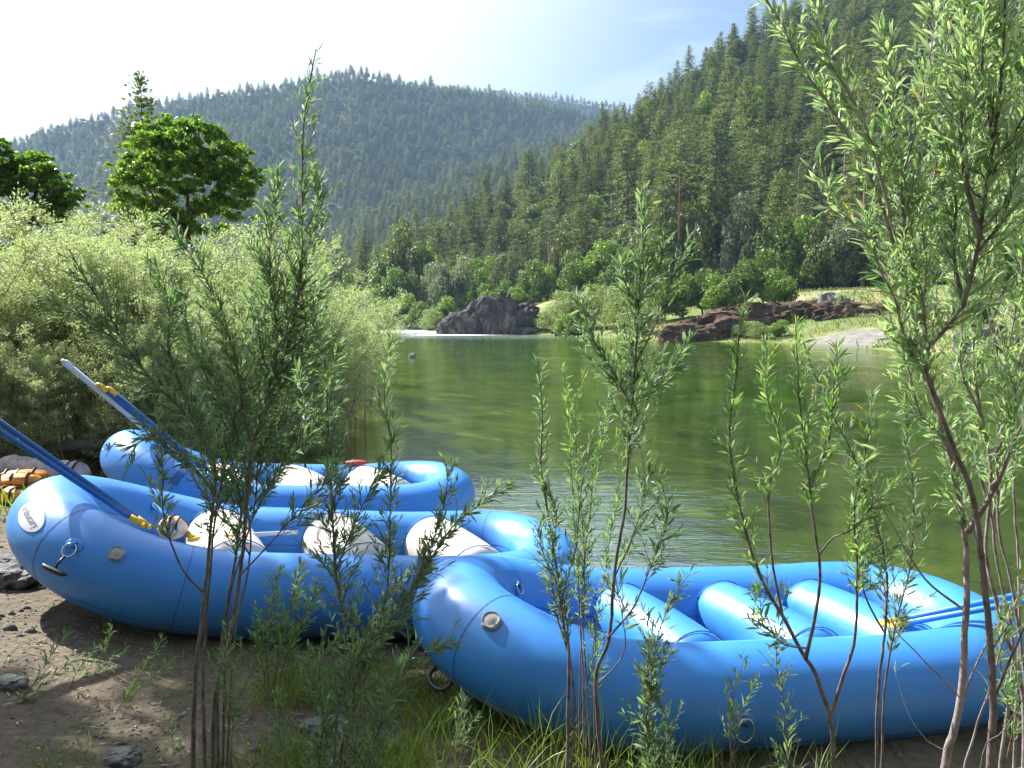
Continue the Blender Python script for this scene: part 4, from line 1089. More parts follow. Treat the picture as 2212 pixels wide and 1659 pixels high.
def place_shrub(px, Y, h, pr, rz, label, group=TG, wide=1.0, name='willow_thicket_shrub', cat='shrub'):
    x = (px - 512) / F * Y; z = hz(x, Y)
    o = empty(name, (x, Y, z), rz, label, cat, group, (h / 4 * wide, h / 4 * wide, h / 4))
    link('stems', protos[pr][0], o); link('foliage', protos[pr][1], o)
TH = [(-40, 11.5, 3.3), (5, 12, 3.25), (60, 12.3, 3.4), (115, 12.6, 3.35), (165, 12.8, 3.35), (215, 13.2, 3.45), (262, 13.8, 3.5), (300, 14.6, 3.2), (328, 16, 3.1), (347, 18.5, 2.8), (362, 22, 2.6), (370, 27, 2.6),
      (30, 15, 3.9), (90, 15.5, 4.1), (150, 16, 4.0), (205, 16.5, 4.1), (250, 17.5, 4.3), (290, 20, 4.0), (322, 24, 3.5),
      (0, 11.0, 2.5), (85, 11.2, 2.5), (150, 11.0, 2.5), (215, 11.4, 2.4), (275, 12.6, 2.3), (322, 14.2, 1.9), (352, 33, 3.2), (345, 45, 4), (40, 10.3, 1.7), (110, 10.2, 1.8), (185, 10.6, 1.8), (245, 11.6, 1.9), (-10, 10.2, 1.8), (300, 13.2, 1.8)]
for i, (px, Y, h) in enumerate(TH):
    place_shrub(px, Y, h, i % 4, i * 1.7, 'pale silvery green willow shrub in the dense thicket behind the rafts' if i < 19 or i > 24 else 'low pale willow shrub at the front foot of the thicket behind the rafts', wide=1.15)

# ------------------------------------------------------------------ broadleaf crowns
def crown(seed, lobes, n, size, mat, asp=.8, shell=.55, nm='crown'):
    g = np.random.default_rng(seed); P = []; Nn = []
    vol = np.array([l[3] ** 2 for l in lobes]); vol = vol / vol.sum()
    for (x, y, z, r, fz), v in zip(lobes, vol):
        m_ = int(n * v); d = norm(g.normal(size=(m_, 3))); rr = g.uniform(shell, 1, (m_, 1)) ** .6 * r * (1 + .22 * np.sin(d[:, :1] * 5 + seed) * np.cos(d[:, 1:2] * 4 + d[:, 2:3] * 5))
        P.append(np.array([x, y, z]) + d * rr * np.array([1, 1, fz])); Nn.append(norm(d + g.normal(size=(m_, 3)) * .6))
    P = np.concatenate(P); Nn = np.concatenate(Nn)
    D = perp(Nn, g.normal(size=Nn.shape)); L = size * g.uniform(.6, 1.3, len(P))
    mb = MB(); diamonds(mb, P - D * L[:, None] * .5, D, L, L * asp, Nn, np.clip(g.normal(.5, .22, len(P)), 0, 1))
    return mb.mesh(nm, mat)
def rand_lobes(seed, H, Wd, low=.15, k=16):
    g = np.random.default_rng(seed); out = []
    for i in range(k):
        f = g.uniform(0, 1); z = H * (low + (1 - low) * f * .85 + .04); wr = Wd / 2 * math.sqrt(max(.05, 1 - (2 * (f - .42)) ** 2 * .75))
        a = g.uniform(0, 6.28); q = wr * math.sqrt(g.uniform(0, 1)) * .75
        out.append((math.cos(a) * q, math.sin(a) * q, z, g.uniform(.16, .3) * Wd * .8, g.uniform(.6, .95)))
    return out
def trunk_mesh(H, r, seed, mat, limbs=6, lean=.04):
    g = np.random.default_rng(seed); mb = MB()
    S = smooth_path([(0, 0, -.3), (g.normal() * lean * H * .5, g.normal() * lean * H * .5, H * .35), (g.normal() * lean * H, g.normal() * lean * H, H * .8)], 12)
    tube(mb, S, np.linspace(r, r * .25, 12), 8)
    for i in range(limbs):
        s = g.uniform(.25, .9); p = S[int(s * 11)]; a = g.uniform(0, 6.28)
        e = p + np.array([math.cos(a), math.sin(a), g.uniform(.5, 1.2)]) * H * .22
        tube(mb, smooth_path([p, (p + e) / 2 + g.normal(size=3) * .02 * H, e], 6), np.linspace(r * .45, r * .1, 6), 5)
    return mb.mesh('trunk', mat, True)

# mid distance trees on the left
def big_tree(px, Y, H, Wd, lobes, n, size, label, mat, cat='tree', name='leafy_tree', seed=1, asp=.7):
    x = (px - 512) / F * Y; z = hz(x, Y)
    o = empty(name, (x, Y, z), 0, label, cat)
    link('trunk', trunk_mesh(H, H * .022, seed, M['bark'], 9), o)
    link('crown', crown(seed, lobes, n, size, mat, asp, .1), o)
# lobes traced from the outline, at depth 30
def lob(px, py, rpx, Y, x0, z0, dy=0):
    p = at(px, py, Y); return (p[0] - x0, dy, p[2] - z0, rpx * Y / F, .85)
def split_lobes(L, seed, k=11, lo_=.2, hi_=.9, ra_=.3, rb_=.6):
    g = np.random.default_rng(seed); out = []
    for (x, y, z, r, fz) in L:
        for _ in range(k):
            d = norm(g.normal(size=3)) * r * g.uniform(lo_, hi_); q = r * g.uniform(ra_, rb_); out.append((x + d[0], y + d[1] * 1.3, z + d[2], q, .6))
    return out
Y_ = 30; x0 = (190 - 512) / F * Y_; z0 = hz(x0, Y_)
L1 = [lob(a, b, c, Y_, x0, z0, d) for a, b, c, d in [(160, 140, 22, 0), (140, 160, 22, .5), (180, 150, 24, -.4), (195, 165, 26, .6), (160, 175, 28, 0), (130, 180, 18, -.3), (220, 170, 24, .2), (215, 145, 14, .4), (218, 132, 8, 0), (240, 165, 18, -.3), (225, 190, 24, .3), (250, 185, 14, 0),
    (185, 195, 30, .5), (145, 200, 24, 0), (120, 195, 10, 0), (150, 128, 10, 0), (165, 122, 9, 0), (245, 205, 16, 0), (200, 215, 28, 0), (160, 220, 26, 0), (255, 175, 8, 0), (128, 165, 9, 0), (178, 126, 9, .2), (204, 148, 20, .3), (207, 168, 24, -.3), (196, 132, 14, 0), (236, 150, 12, .2)]]
big_tree(190, Y_, 8.5, 6, split_lobes(L1, 31, 20, .3, 1.2, .16, .42), 34000, .14, 'bright green leafy tree rising behind the left thicket', M['alder'], seed=3)
Y_ = 24; x0 = (25 - 512) / F * Y_; z0 = hz(x0, Y_)
L2 = [lob(a, b, c, Y_, x0, z0, d) for a, b, c, d in [(8, 160, 20, 0), (30, 168, 20, .4), (-15, 165, 24, 0), (50, 180, 20, -.3), (20, 185, 26, .3), (65, 195, 16, 0), (75, 205, 9, 0), (50, 205, 22, .3), (-10, 195, 30, 0), (20, 215, 28, 0), (-40, 180, 30, .4), (-60, 200, 34, 0), (60, 215, 16, 0), (-30, 225, 34, 0), (5, 150, 10, 0), (38, 158, 9, 0)]]
big_tree(25, Y_, 7.2, 6, split_lobes(L2, 32, 20, .3, 1.2, .16, .42), 34000, .12, 'dense green leafy tree cut by the left edge of the picture', M['alder'], seed=4)

# ------------------------------------------------------------------ conifers
def fir(seed, H, Rm, low=.08, mat='fir', clump=.8, droop=.25, power=.85, gap=0.0, bark='bark', top_round=False, sp=.62):
    g = np.random.default_rng(seed); P = []; D = []; L = []; v = []
    z = H * low
    while z < H * .985:
        f = (z / H - low) / (1 - low)
        Rr = Rm * ((1 - f) ** power if not top_round else (max(0, 1 - (f) ** 2.2)) ** .6 * (.6 + .4 * min(1, f * 3)))
        Rr += .35 if not top_round else .3
        nb = g.integers(6, 10)
        for _ in range(nb):
            if g.random() < gap: continue
            a = g.uniform(0, 6.283); l = max(.25, Rr * g.uniform(.6, 1.12))
            m_ = max(2, int(l / .42))
            u = np.linspace(.18 if not top_round else .5, 1, m_)[:, None]
            d = np.array([math.cos(a), math.sin(a), -droop * .4 + .25 * f])
            p = np.array([0, 0, z]) + d * l * u + np.array([0, 0, -1]) * droop * l * .45 * u ** 2 + g.normal(size=(m_, 3)) * .1
            for rep in range(2):
                P.append(p + g.normal(size=p.shape) * .12); dd = norm(d + g.normal(size=(m_, 3)) * np.array([.5, .5, .35])); D.append(dd)
                L.append(clump * g.uniform(.6, 1.2, m_) * (1.15 - .45 * u[:, 0]) * (1 - .45 * f)); v.append(np.clip(g.normal(.5, .2, m_), 0, 1))
        z += sp * g.uniform(.7, 1.3) * (1 - .4 * f)
    P = np.concatenate(P); D = np.concatenate(D); L = np.concatenate(L); v = np.concatenate(v)
    N = perp(D, g.normal(size=D.shape) * .6 + np.array([0, 0, 1]))
    mb = MB(); diamonds(mb, P, D, L, L * .6, N, v)
    crown_me = mb.mesh('conifer_crown', M[mat])
    tb = MB(); S = smooth_path([(0, 0, -1.5), (g.normal() * .1, g.normal() * .1, H * .5), (0, 0, H * .97)], 10)
    tube(tb, S, np.linspace(H * .012, .03, 10), 7)
    for k in range(int(H * .9)):
        zz = g.uniform(.08, .9) * H; a = g.uniform(0, 6.28); l = Rm * (1 - zz / H) * g.uniform(.3, .7)
        tube(tb, [(0, 0, zz), (math.cos(a) * l, math.sin(a) * l, zz - .1 * l)], [.05, .02], 3, caps=False)
    return crown_me, tb.mesh('conifer_trunk', M[bark], True)
CON = [fir(101, 25, 5.4, .06, clump=.9, power=.72, gap=.08), fir(102, 28, 5.2, .1, clump=.9, power=.75, gap=.12), fir(103, 22, 5.6, .04, clump=.95, power=.6, gap=.1), fir(104, 30, 4.8, .2, 'pine', 1.15, .1, .5, .2, sp=.75), fir(105, 24, 4.4, .25, 'pine', 1.1, .0, .42, .25, 'bark', sp=.8), fir(106, 20, 5.0, .03, clump=1.1, power=.8)]
HC = [25, 28, 22, 30, 24, 20]
CON += [(crown(131, rand_lobes(131, 15, 12, .15, 20), 5200, .55, M['f_olive'], .75, .45), trunk_mesh(15, .25, 131, M['bark'], 7)),
        (crown(132, rand_lobes(132, 14, 12, .15, 20), 5200, .55, M['f_green'], .75, .45), trunk_mesh(14, .25, 132, M['bark'], 7))]
# candidates on the right hill
def sil_px(H, px): return np.interp(px, H['px'], H['sil'])
def sample_hill(H, n, seed, y0, y1, pxr):
    g = np.random.default_rng(seed)
    xs = []; ys = []
    Y = y0 + (y1 - y0) * g.random(n * 3); X = (pxr[0] - 512 + (pxr[1] - pxr[0]) * g.random(n * 3)) / F * y1
    p = px_of(X, Y); k = (p > pxr[0]) & (p < pxr[1])
    X, Y, p = X[k], Y[k], p[k]
    f = np.interp(p, H['px'], H['f']); c = np.interp(p, H['px'], H['c'])
    k = (Y > f - 4) & (Y < c + 25)
    return X[k], Y[k], p[k]
def thin(X, Y, dmin):
    cell = {}; out = []
    for i in range(len(X)):
        c = (int(X[i] // dmin), int(Y[i] // dmin)); ok = True
        for a in (-1, 0, 1):
            for b in (-1, 0, 1):
                for j in cell.get((c[0] + a, c[1] + b), ()):
                    if (X[i] - X[j]) ** 2 + (Y[i] - Y[j]) ** 2 < dmin * dmin: ok = False; break
                if not ok: break
            if not ok: break
        if ok: cell.setdefault(c, []).append(i); out.append(i)
    return np.array(out)
X, Y, p = sample_hill(HR, 16000, 5, 110, 500, (230, 1180))
k = thin(X, Y, 7.0); X, Y, p = X[k], Y[k], p[k]
Z = height(X, Y)
order = np.argsort(np.hypot(X, Y))
X, Y, Z, p = X[order], Y[order], Z[order], p[order]
inview = (p > 300) & (p < 1060)
idx = np.where(inview)[0][:285]
rest = np.setdiff1d(np.arange(len(X)), idx)
print('hill trees', len(X), 'individual', len(idx), 'dist', np.hypot(X, Y)[idx[-1]])
croots = []
g = np.random.default_rng(77)
lab_c = ['dark green pointed fir standing among others low on the steep hill', 'tall slim fir standing among others low on the steep hill', 'broad bushy fir standing among others low on the steep hill',
         'tall open-crowned pine standing among others low on the steep hill', 'thin pine with bare lower trunk among others low on the steep hill', 'short wide fir standing among others low on the steep hill', 'rounded olive brown oak between conifers low on the steep hill', 'rounded deep green oak between conifers low on the steep hill']
for n_, i in enumerate(idx):
    v = int(g.choice(8, p=[.16, .13, .15, .12, .09, .11, .13, .11]))
    if n_ < 8: v = n_
    s = float(g.uniform(.5, 1.15))
    o = empty('oak_tree' if v > 5 else ('fir_tree' if v not in (3, 4) else 'pine_tree'), (X[i], Y[i], Z[i]), g.uniform(0, 6.28), lab_c[v], 'tree', 'conifers on the lower part of the steep hill', (s * 1.28, s * 1.28, s * g.uniform(.88, 1.1)))
    link('trunk', CON[v][1], o); link('crown', CON[v][0], o)
    if n_ < 8: croots.append(o)
# everything farther up and away: one forest object of points that repeats the same trees
def forest(name, X, Y, Z, smin, smax, seed, label):
    g = np.random.default_rng(seed); n = len(X)
    me = bpy.data.meshes.new(name); me.vertices.add(n); me.vertices.foreach_set('co', np.stack([X, Y, Z], 1).astype(np.float32).ravel())
    a = me.attributes.new('rotz', 'FLOAT', 'POINT'); a.data.foreach_set('value', g.uniform(0, 6.28, n).astype(np.float32))
    s_ = g.uniform(smin, smax, n) * (1 - .2 * np.clip((Y - 250) / 100, 0, 1)); far_ = np.clip((Y - 450) / 700, 0, 1); a = me.attributes.new('scl', 'FLOAT_VECTOR', 'POINT'); wd = s_ * (1.3 + .15 * far_) * g.uniform(.85, 1.2, n); a.data.foreach_set('vector', np.stack([wd, wd, s_ * (1 - .12 * far_)], 1).astype(np.float32).ravel())
    a = me.attributes.new('pick', 'INT', 'POINT'); a.data.foreach_set('value', g.choice(8, n, p=[.21, .17, .18, .12, .07, .13, .07, .05]).astype(np.int32))
    o = link(name, me); tag(o, label, 'forest', kind='stuff')
    ng = bpy.data.node_groups.new(name, 'GeometryNodeTree')
    ng.interface.new_socket('Geometry', in_out='INPUT', socket_type='NodeSocketGeometry'); ng.interface.new_socket('Geometry', in_out='OUTPUT', socket_type='NodeSocketGeometry')
    gi = ng.nodes.new('NodeGroupInput'); go = ng.nodes.new('NodeGroupOutput')
    jn = ng.nodes.new('GeometryNodeJoinGeometry')
    for r_ in reversed(croots):
        j2 = ng.nodes.new('GeometryNodeJoinGeometry')
        for ch in r_.children:
            oi = ng.nodes.new('GeometryNodeObjectInfo'); oi.transform_space = 'ORIGINAL'; oi.inputs['Object'].default_value = ch
            ng.links.new(oi.outputs['Geometry'], j2.inputs[0])
        g2 = ng.nodes.new('GeometryNodeGeometryToInstance'); ng.links.new(j2.outputs[0], g2.inputs[0])
        ng.links.new(g2.outputs[0], jn.inputs[0])
    ip = ng.nodes.new('GeometryNodeInstanceOnPoints')
    ng.links.new(gi.outputs[0], ip.inputs['Points']); ng.links.new(jn.outputs[0], ip.inputs['Instance']); ip.inputs['Pick Instance'].default_value = True
    def na(nm, ty):
        q = ng.nodes.new('GeometryNodeInputNamedAttribute'); q.data_type = ty; q.inputs['Name'].default_value = nm
        return next(s for s in q.outputs if s.enabled and s.name == 'Attribute')
    ng.links.new(na('pick', 'INT'), ip.inputs['Instance Index'])
    cx_ = ng.nodes.new('ShaderNodeCombineXYZ'); ng.links.new(na('rotz', 'FLOAT'), cx_.inputs[2])
    er = ng.nodes.new('FunctionNodeEulerToRotation'); ng.links.new(cx_.outputs[0], er.inputs[0]); ng.links.new(er.outputs[0], ip.inputs['Rotation'])
    ng.links.new(na('scl', 'FLOAT_VECTOR'), ip.inputs['Scale'])
    ng.links.new(ip.outputs[0], go.inputs[0])
    md = o.modifiers.new('trees', 'NODES'); md.node_group = ng
    return o
fx, fy, fz = [X[rest]], [Y[rest]], [Z[rest]]
def far_set(H, seed, y0, y1, n, dmin, block, pxr):
    X, Y, p = sample_hill(H, n, seed, y0, y1, pxr)
    k = thin(X, Y, dmin); X, Y, p = X[k], Y[k], p[k]; Z = height(X, Y)
    # keep what stands on this hill and can rise above nearer ridges
    own = hill_h(H, X, Y, *[h[1:] for h in HILLS if h[0] is H][0])
    tp = 322 - F * (Z + 28 - CZ) / Y
    k = (own > Z - 1)
    for b in block: k &= tp < sil_px(b, p) + 25
    return X[k], Y[k], Z[k]
for args in ((HN, 6, 480, 960, 45000, 7.5, [HR], (180, 640)), (HM, 7, 700, 1530, 90000, 9.5, [HR, HN], (-60, 640)), (HD, 8, 1500, 2330, 60000, 11, [HR, HN, HM], (330, 680))):
    a, b, c = far_set(*args); print('far', len(a)); fx.append(a); fy.append(b); fz.append(c)
forest('forest', np.concatenate(fx), np.concatenate(fy), np.concatenate(fz), .5, 1.2, 9, 'dense conifer forest covering the upper hill and the hazy ridges')

# named conifers that stand out
def conifer(px, Y, H, me, hm, name, label, wide=1.0, cat='tree', z=None):
    x = (px - 512) / F * Y; zz = hz(x, Y) if z is None else z
    s = H / hm; o = empty(name, (x, Y, zz), random.uniform(0, 6), label, cat, None, (s * wide, s * wide, s))
    link('trunk', me[1], o); link('crown', me[0], o); return o
PONd = fir(120, 30, 4.2, .62, 'pine', 1.1, .05, .5, .35, 'bark_red', sp=1.0)
conifer(677, 168, 36, PONd, 30, 'pine_tree', 'tall pine with long bare reddish trunk on the flat below the steep hill')
conifer(860, 150, 40, PONd, 30, 'pine_tree', 'bare reddish pine trunk seen between the silvery willow branches at right')
BR = fir(121, 26, 2.6, .1, 'dead', .8, .2, .8, .45, 'bark_grey', sp=.9)
conifer(637, 185, 30, BR, 26, 'dead_pine', 'grey brown half-dead pine left of the tall bare-trunked pine')
conifer(548, 215, 27, BR, 26, 'dead_pine', 'greyish thin-needled pine standing on the left shoulder of the steep hill')
BP = fir(122, 24, 6.0, .1, 'pine', .95, .0, .8, .12, 'bark', sp=.6)
conifer(150, 46, 15.2, BP, 24, 'pine_tree', 'single dark pine poking up behind the bright leafy tree at left')
for i, (px, Y, H) in enumerate([(590, 215, 22), (610, 235, 20), (700, 205, 24), (730, 190, 22), (820, 185, 26), (520, 245, 20)]):
    o = conifer(px, Y, H, BR, 26, 'dead_pine', 'thin greyish dying pine among the green conifers of the steep hill'); o['group'] = 'thin dying pines scattered on the steep hill'
# snags
def snag(px, Y, H, label):
    g = np.random.default_rng(int(px)); x = (px - 512) / F * Y; mb = MB()
    S = smooth_path([(0, 0, -1), (.1, 0, H * .5), (.25, .1, H)], 10); tube(mb, S, np.linspace(.3, .06, 10), 7)
    for k in range(14):
        z_ = g.uniform(.3, .95) * H; a = g.uniform(0, 6.28); l = g.uniform(.6, 2.2); tube(mb, [(.1, 0, z_), (.1 + math.cos(a) * l, math.sin(a) * l, z_ + g.uniform(-.4, .5))], [.07, .02], 4)
    o = mb.obj('dead_snag', M['bark_grey']); o.location = (x, Y, hz(x, Y)); tag(o, label, 'dead tree')
snag(838, 205, 26, 'bare grey snag on the steep hill behind the leaning silvery willow')
snag(793, 195, 24, 'leafless pale snag on the steep hill left of the silvery willow top')

# ------------------------------------------------------------------ far bank shrubs and trees
BR_SH = {}
def far_kind(kind, seed):
    key = (kind, seed)
    if key not in BR_SH:
        size = {'grey': .42, 'pale': .34}.get(kind, .5)
        BR_SH[key] = (crown(seed, rand_lobes(seed, 10, 10, .1 if seed % 2 else .22), 5200, size, M['f_' + kind], .75, .45), trunk_mesh(10, .22, seed, M['bark'], 7))
    return BR_SH[key]
FB = [(340, 236, 15, 14, 'olive', 'dark rounded oak at the left end of the far bank'), (352, 232, 17, 15, 'green', 'dark green round tree left of the grey willows on the far bank'), (372, 229, 14, 12, 'olive', 'lower olive tree in front of the dark oaks on the far bank'),
      (388, 226, 22, 14, 'green', 'green tree under the tallest olive crown on the far bank'), (402, 235, 29, 16, 'olive', 'tallest olive-brown oak crown on the left of the far bank'), (415, 228, 22, 11, 'olive', 'small domed olive tree beside the tallest oak'),
      (432, 230, 24, 11, 'lime', 'lime yellow green tree above the grey willows'), (395, 214, 16, 13, 'green', 'mid green tree below the domed olive one'),
      (378, 208, 9, 10, 'bright', 'leftmost bright green bush at the riffle'), (393, 204, 9, 10, 'bright', 'second bright green bush at the riffle'), (408, 200, 9, 9, 'bright', 'third bright green bush at the riffle, next to the big rock'),
      (420, 190, 7, 8, 'green', 'darker green bush at the riffle edge'), (436, 178, 5.5, 8, 'pale', 'pale bush touching the left foot of the big dark rock'), (447, 184, 7, 8, 'bright', 'bright bush just behind the left end of the big rock'),
      (368, 220, 11, 10, 'grey', 'silver grey willow at the left end of the far bank'), (384, 222, 13, 9, 'grey', 'silver grey willow behind the bright bushes'), (412, 214, 14, 9, 'olive', 'brownish round bush between grey willows'),
      (432, 212, 16, 10, 'grey', 'large silver grey willow, leftmost behind the big rock'), (447, 208, 17, 10, 'grey', 'tall silver grey willow, middle one behind the big rock'), (463, 206, 16, 10, 'grey', 'silver grey willow, rightmost behind the big rock'),
      (480, 200, 12, 8, 'green', 'small green tree above the big rock'), (492, 196, 9, 8, 'bright', 'yellow green bush above the big rock'), (505, 190, 8, 8, 'green', 'low green bush over the right half of the big rock'),
      (533, 186, 11, 10, 'green', 'round dark green bush right of the big rock top'), (520, 178, 6, 7, 'bright', 'light bush at the foot of the round dark one'), (548, 192, 9, 8, 'bright', 'pale green bush on the dry slope'),
      (562, 200, 17, 9, 'olive', 'dull green small pine-like tree over the dry slope'), (580, 176, 11, 10, 'green', 'green tree behind the pale willow patch'), (600, 172, 12, 11, 'bright', 'bright tree behind the pale willow patch'),
      (556, 142, 6, 9, 'pale', 'first pale willow clump right of the big rock'), (572, 146, 8, 10, 'pale', 'second pale willow clump right of the big rock'), (590, 142, 8, 10, 'pale', 'highest pale willow clump right of the big rock'),
      (606, 136, 7.5, 10, 'pale', 'pale willow clump partly behind the middle willow stem'), (624, 128, 7, 9, 'pale', 'pale willow clump right behind the middle willow stem'), (645, 118, 5, 9, 'pale', 'low pale willow clump beside the brown rocks'),
      (566, 128, 4, 5, 'bright', 'small yellow green bush at the water right of the big rock'), (578, 127, 3, 5, 'green', 'dark low bush at the water right of the big rock'),
      (622, 158, 12, 10, 'green', 'green tree behind the middle willow tip'), (645, 152, 8, 8, 'bright', 'bright round bush below the bare pine trunk'), (664, 147, 7.5, 8, 'green', 'rounded green bush left behind the brown rocks'),
      (683, 146, 7, 7, 'bright', 'bright small bush left behind the brown rocks'), (702, 144, 7.5, 8, 'green', 'green bush over the left end of the brown rocks'), (722, 141, 7, 7, 'bright', 'light green bush over the brown rocks'),
      (742, 138, 8, 7, 'green', 'deep green bush over the brown rocks'), (762, 141, 9, 8, 'green', 'taller green bush over the middle of the brown rocks'), (783, 136, 6.5, 7, 'bright', 'low bright bush left of the grey boulder'),
      (715, 163, 22, 10, 'olive', 'tall feathery olive tree at the foot of the steep hill'), (738, 158, 20, 9, 'grey', 'greyish feathery tree at the foot of the steep hill'), (757, 156, 17, 9, 'olive', 'slim olive tree left of the round orchard-like trees'),
      (778, 152, 14, 10, 'green', 'round crowned tree above the grey boulder'), (800, 149, 14, 10, 'bright', 'light round crowned tree above the grey boulder'), (822, 146, 13, 9, 'olive', 'yellowish round tree right of the grey boulder'),
      (845, 143, 14, 10, 'grey', 'grey green round tree behind the silvery willow'), (866, 140, 12, 9, 'olive', 'olive tree seen through the silvery willow leaves'), (888, 138, 11, 9, 'green', 'green tree seen through the silvery willow leaves'),
      (690, 170, 20, 11, 'olive', 'broad olive tree behind the bare pine trunk'), (670, 176, 17, 9, 'green', 'dense green tree left of the bare pine trunk'),
      (910, 128, 12, 10, 'green', 'green tree behind the thick willow trunks'), (935, 120, 11, 10, 'bright', 'bright tree behind the thick willow trunks'), (960, 112, 11, 10, 'green', 'green tree behind the right willow stems'), (988, 106, 10, 10, 'olive', 'olive tree near the right edge beyond the river'),
      (1012, 98, 9, 9, 'bright', 'bright bush at the right edge beyond the river'), (900, 100, 4, 6, 'pale', 'pale bush on the gravel bank behind the silvery willow'), (930, 88, 4, 6, 'pale', 'pale low bush right of the gravel bank'), (975, 78, 4, 6, 'bright', 'low bright bush over the dark rocks at right'),
      (745, 98, 2.2, 3.5, 'pale', 'tuft of pale reeds in front of the brown rocks'), (762, 96, 2.4, 4, 'pale', 'broad tuft of pale reeds in front of the brown rocks'), (780, 96, 2.2, 3.5, 'bright', 'greener tuft of reeds beside the gravel'), (708, 100, 1.4, 3, 'bright', 'small green tuft at the water under the brown rocks')]
for i, (px, Y, h, w, kd, lab) in enumerate(FB):
    cm, tm = far_kind(kd, 200 + i % 3)
    if 640 < px < 800 and 133 < Y < 151: Y -= 17
    x = (px - 512) / F * Y
    o = empty('broadleaf_tree' if h > 11 else 'bush', (x, Y, hz(x, Y) - .2), i * 2.1, lab, 'tree' if h > 11 else 'bush', 'trees and bushes on the far bank', (w / 10, w / 10, h / 10))
    link('trunk', tm, o); link('crown', cm, o)
# bright maples / madrones among the conifers on the hill
for i, (px, py, Y, h, kd) in enumerate([(600, 190, 265, 14, 'lime'), (700, 110, 320, 15, 'lime'), (755, 100, 300, 14, 'lime'), (572, 240, 225, 13, 'lime'), (590, 225, 235, 14, 'bright'), (640, 150, 300, 14, 'lime'), (820, 150, 240, 14, 'olive'), (870, 180, 210, 16, 'olive'), (905, 90, 250, 20, 'olive'),
                                    (930, 160, 200, 18, 'olive'), (780, 190, 210, 14, 'green'), (960, 200, 170, 16, 'green'), (990, 160, 180, 18, 'green'), (740, 230, 190, 14, 'olive'), (840, 230, 175, 14, 'olive'), (500, 250, 240, 13, 'bright'), (475, 290, 222, 12, 'bright')]):
    x = (px - 512) / F * Y
    cm, tm = far_kind(kd, 200 + i % 3)
    o = empty('broadleaf_tree', (x, Y, hz(x, Y)), i * 1.3, {'lime': 'yellow green leafy tree showing between dark conifers on the steep hill', 'bright': 'bright green leafy tree among conifers low on the steep hill', 'olive': 'rounded olive oak among conifers on the right of the steep hill', 'green': 'rounded green oak among conifers on the right of the steep hill'}[kd], 'tree', 'leafy trees scattered among the hill conifers', (h / 11, h / 11, h / 8))
    link('trunk', tm, o); link('crown', cm, o)

# ------------------------------------------------------------------ rocks
def rock(name, label, c, rad, seed, mat, amp=.35, fr=1.2, sub=5, cat='rock', rz=0, group=None, ridge=.25, parent=None):
    import bmesh
    bm = bmesh.new(); bmesh.ops.create_icosphere(bm, subdivisions=sub, radius=1)
    V = np.array([v.co[:] for v in bm.verts]); T = np.array([[v.index for v in f.verts] for f in bm.faces]); bm.free()
    off = Vector((seed * 3.7, seed * 1.9, seed * 2.3))
    d = np.array([mnoise.fractal(Vector((v[0] * fr, v[1] * fr, v[2] * fr * .6)) + off, .9, 2.1, 6) for v in V])
    rg = np.array([abs(mnoise.noise(Vector((v[0] * 3.1, v[1] * 3.1, v[2] * 1.1)) + off)) for v in V])
    cl = np.array([mnoise.cell(Vector((v[0] * 3.2, v[1] * 3.2, v[2] * 2.0)) + off) for v in V])
    # squarer, blockier shape
    V = np.sign(V) * np.abs(V) ** .8
    V = V * (1 + amp * d[:, None] - ridge * rg[:, None] + .06 * cl[:, None]) * np.array(rad)
    mb = MB(); mb.add(V, T)
    o = mb.obj(name, mat, None, False); o.location = tuple(map(float, c)); o.rotation_euler = (0, 0, rz)
    return tag(o, label, cat, group)
def rk(px, Y, w, h, d, seed, mat, name, label, amp=.3, sub=5, zoff=0, group=None, ridge=.25):
    x = (px - 512) / F * Y; zoff += .6 * max(0, hz(x, Y) - .6); rock(name, label, (x, Y, h * .12 + zoff), (w / 2, d / 2, h), seed, mat, amp, sub=sub, group=group, ridge=ridge)
root = empty('rock_outcrop', ((498 - 512) / F * 155, 155, 0), 0, 'big dark grey rock outcrop standing at the water across the river', 'rock')
def sub_rock(nm, px, w, h, d, seed, dy=0, sub=5):
    x = (px - 498) / F * 155
    o = rock(nm, None, (x, dy, h * .1), (w / 2, d / 2, h), seed, M['rock'], .3, sub=sub); o.parent = root
    if 'category' in o: del o['category']
    if 'label' in o: del o['label']
sub_rock('rock_mass', 497, 13.5, 5.9, 8, 2, 0, 6); sub_rock('rock_shoulder', 465, 8, 4.0, 6, 3, -1); sub_rock('rock_shoulder', 452, 5.5, 2.4, 5, 4, -1.5)
sub_rock('rock_mass', 515, 10, 5.2, 7, 5, -1, 6); sub_rock('rock_shoulder', 530, 7.5, 4.2, 6, 6, -1.5); sub_rock('rock_foot', 542, 5, 2, 4, 7, -2); sub_rock('rock_foot', 520, 8, 1.3, 4, 8, -4.5); sub_rock('rock_foot', 552, 3, .9, 2, 9, -2)
BG = 'mossy brown rocks on the far bank'
rk(690, 100, 9, 1.6, 5, 11, M['rock_brown'], 'rock', 'lowest brown mossy rock at the left, dipping into the river', group=BG)
rk(716, 103, 12, 3.0, 7, 12, M['rock_brown'], 'rock', 'left sloping brown mossy rock with a rounded top', group=BG, sub=6)
rk(752, 106, 12, 3.2, 7, 13, M['rock_brown'], 'rock', 'long brown mossy rock forming the middle of the ridge', group=BG, sub=6)
rk(790, 108, 11, 3.1, 7, 14, M['rock_brown'], 'rock', 'dark creased brown rock just left below the grey boulder', group=BG, sub=6)
rk(850, 105, 14, 2.9, 7, 15, M['rock_brown'], 'rock', 'brown red rock ridge right of the grey boulder above the gravel', group=BG, sub=6)
rk(890, 103, 12, 2.5, 7, 16, M['rock_brown'], 'rock', 'right end of the brown rocks behind the silvery willow', group=BG)
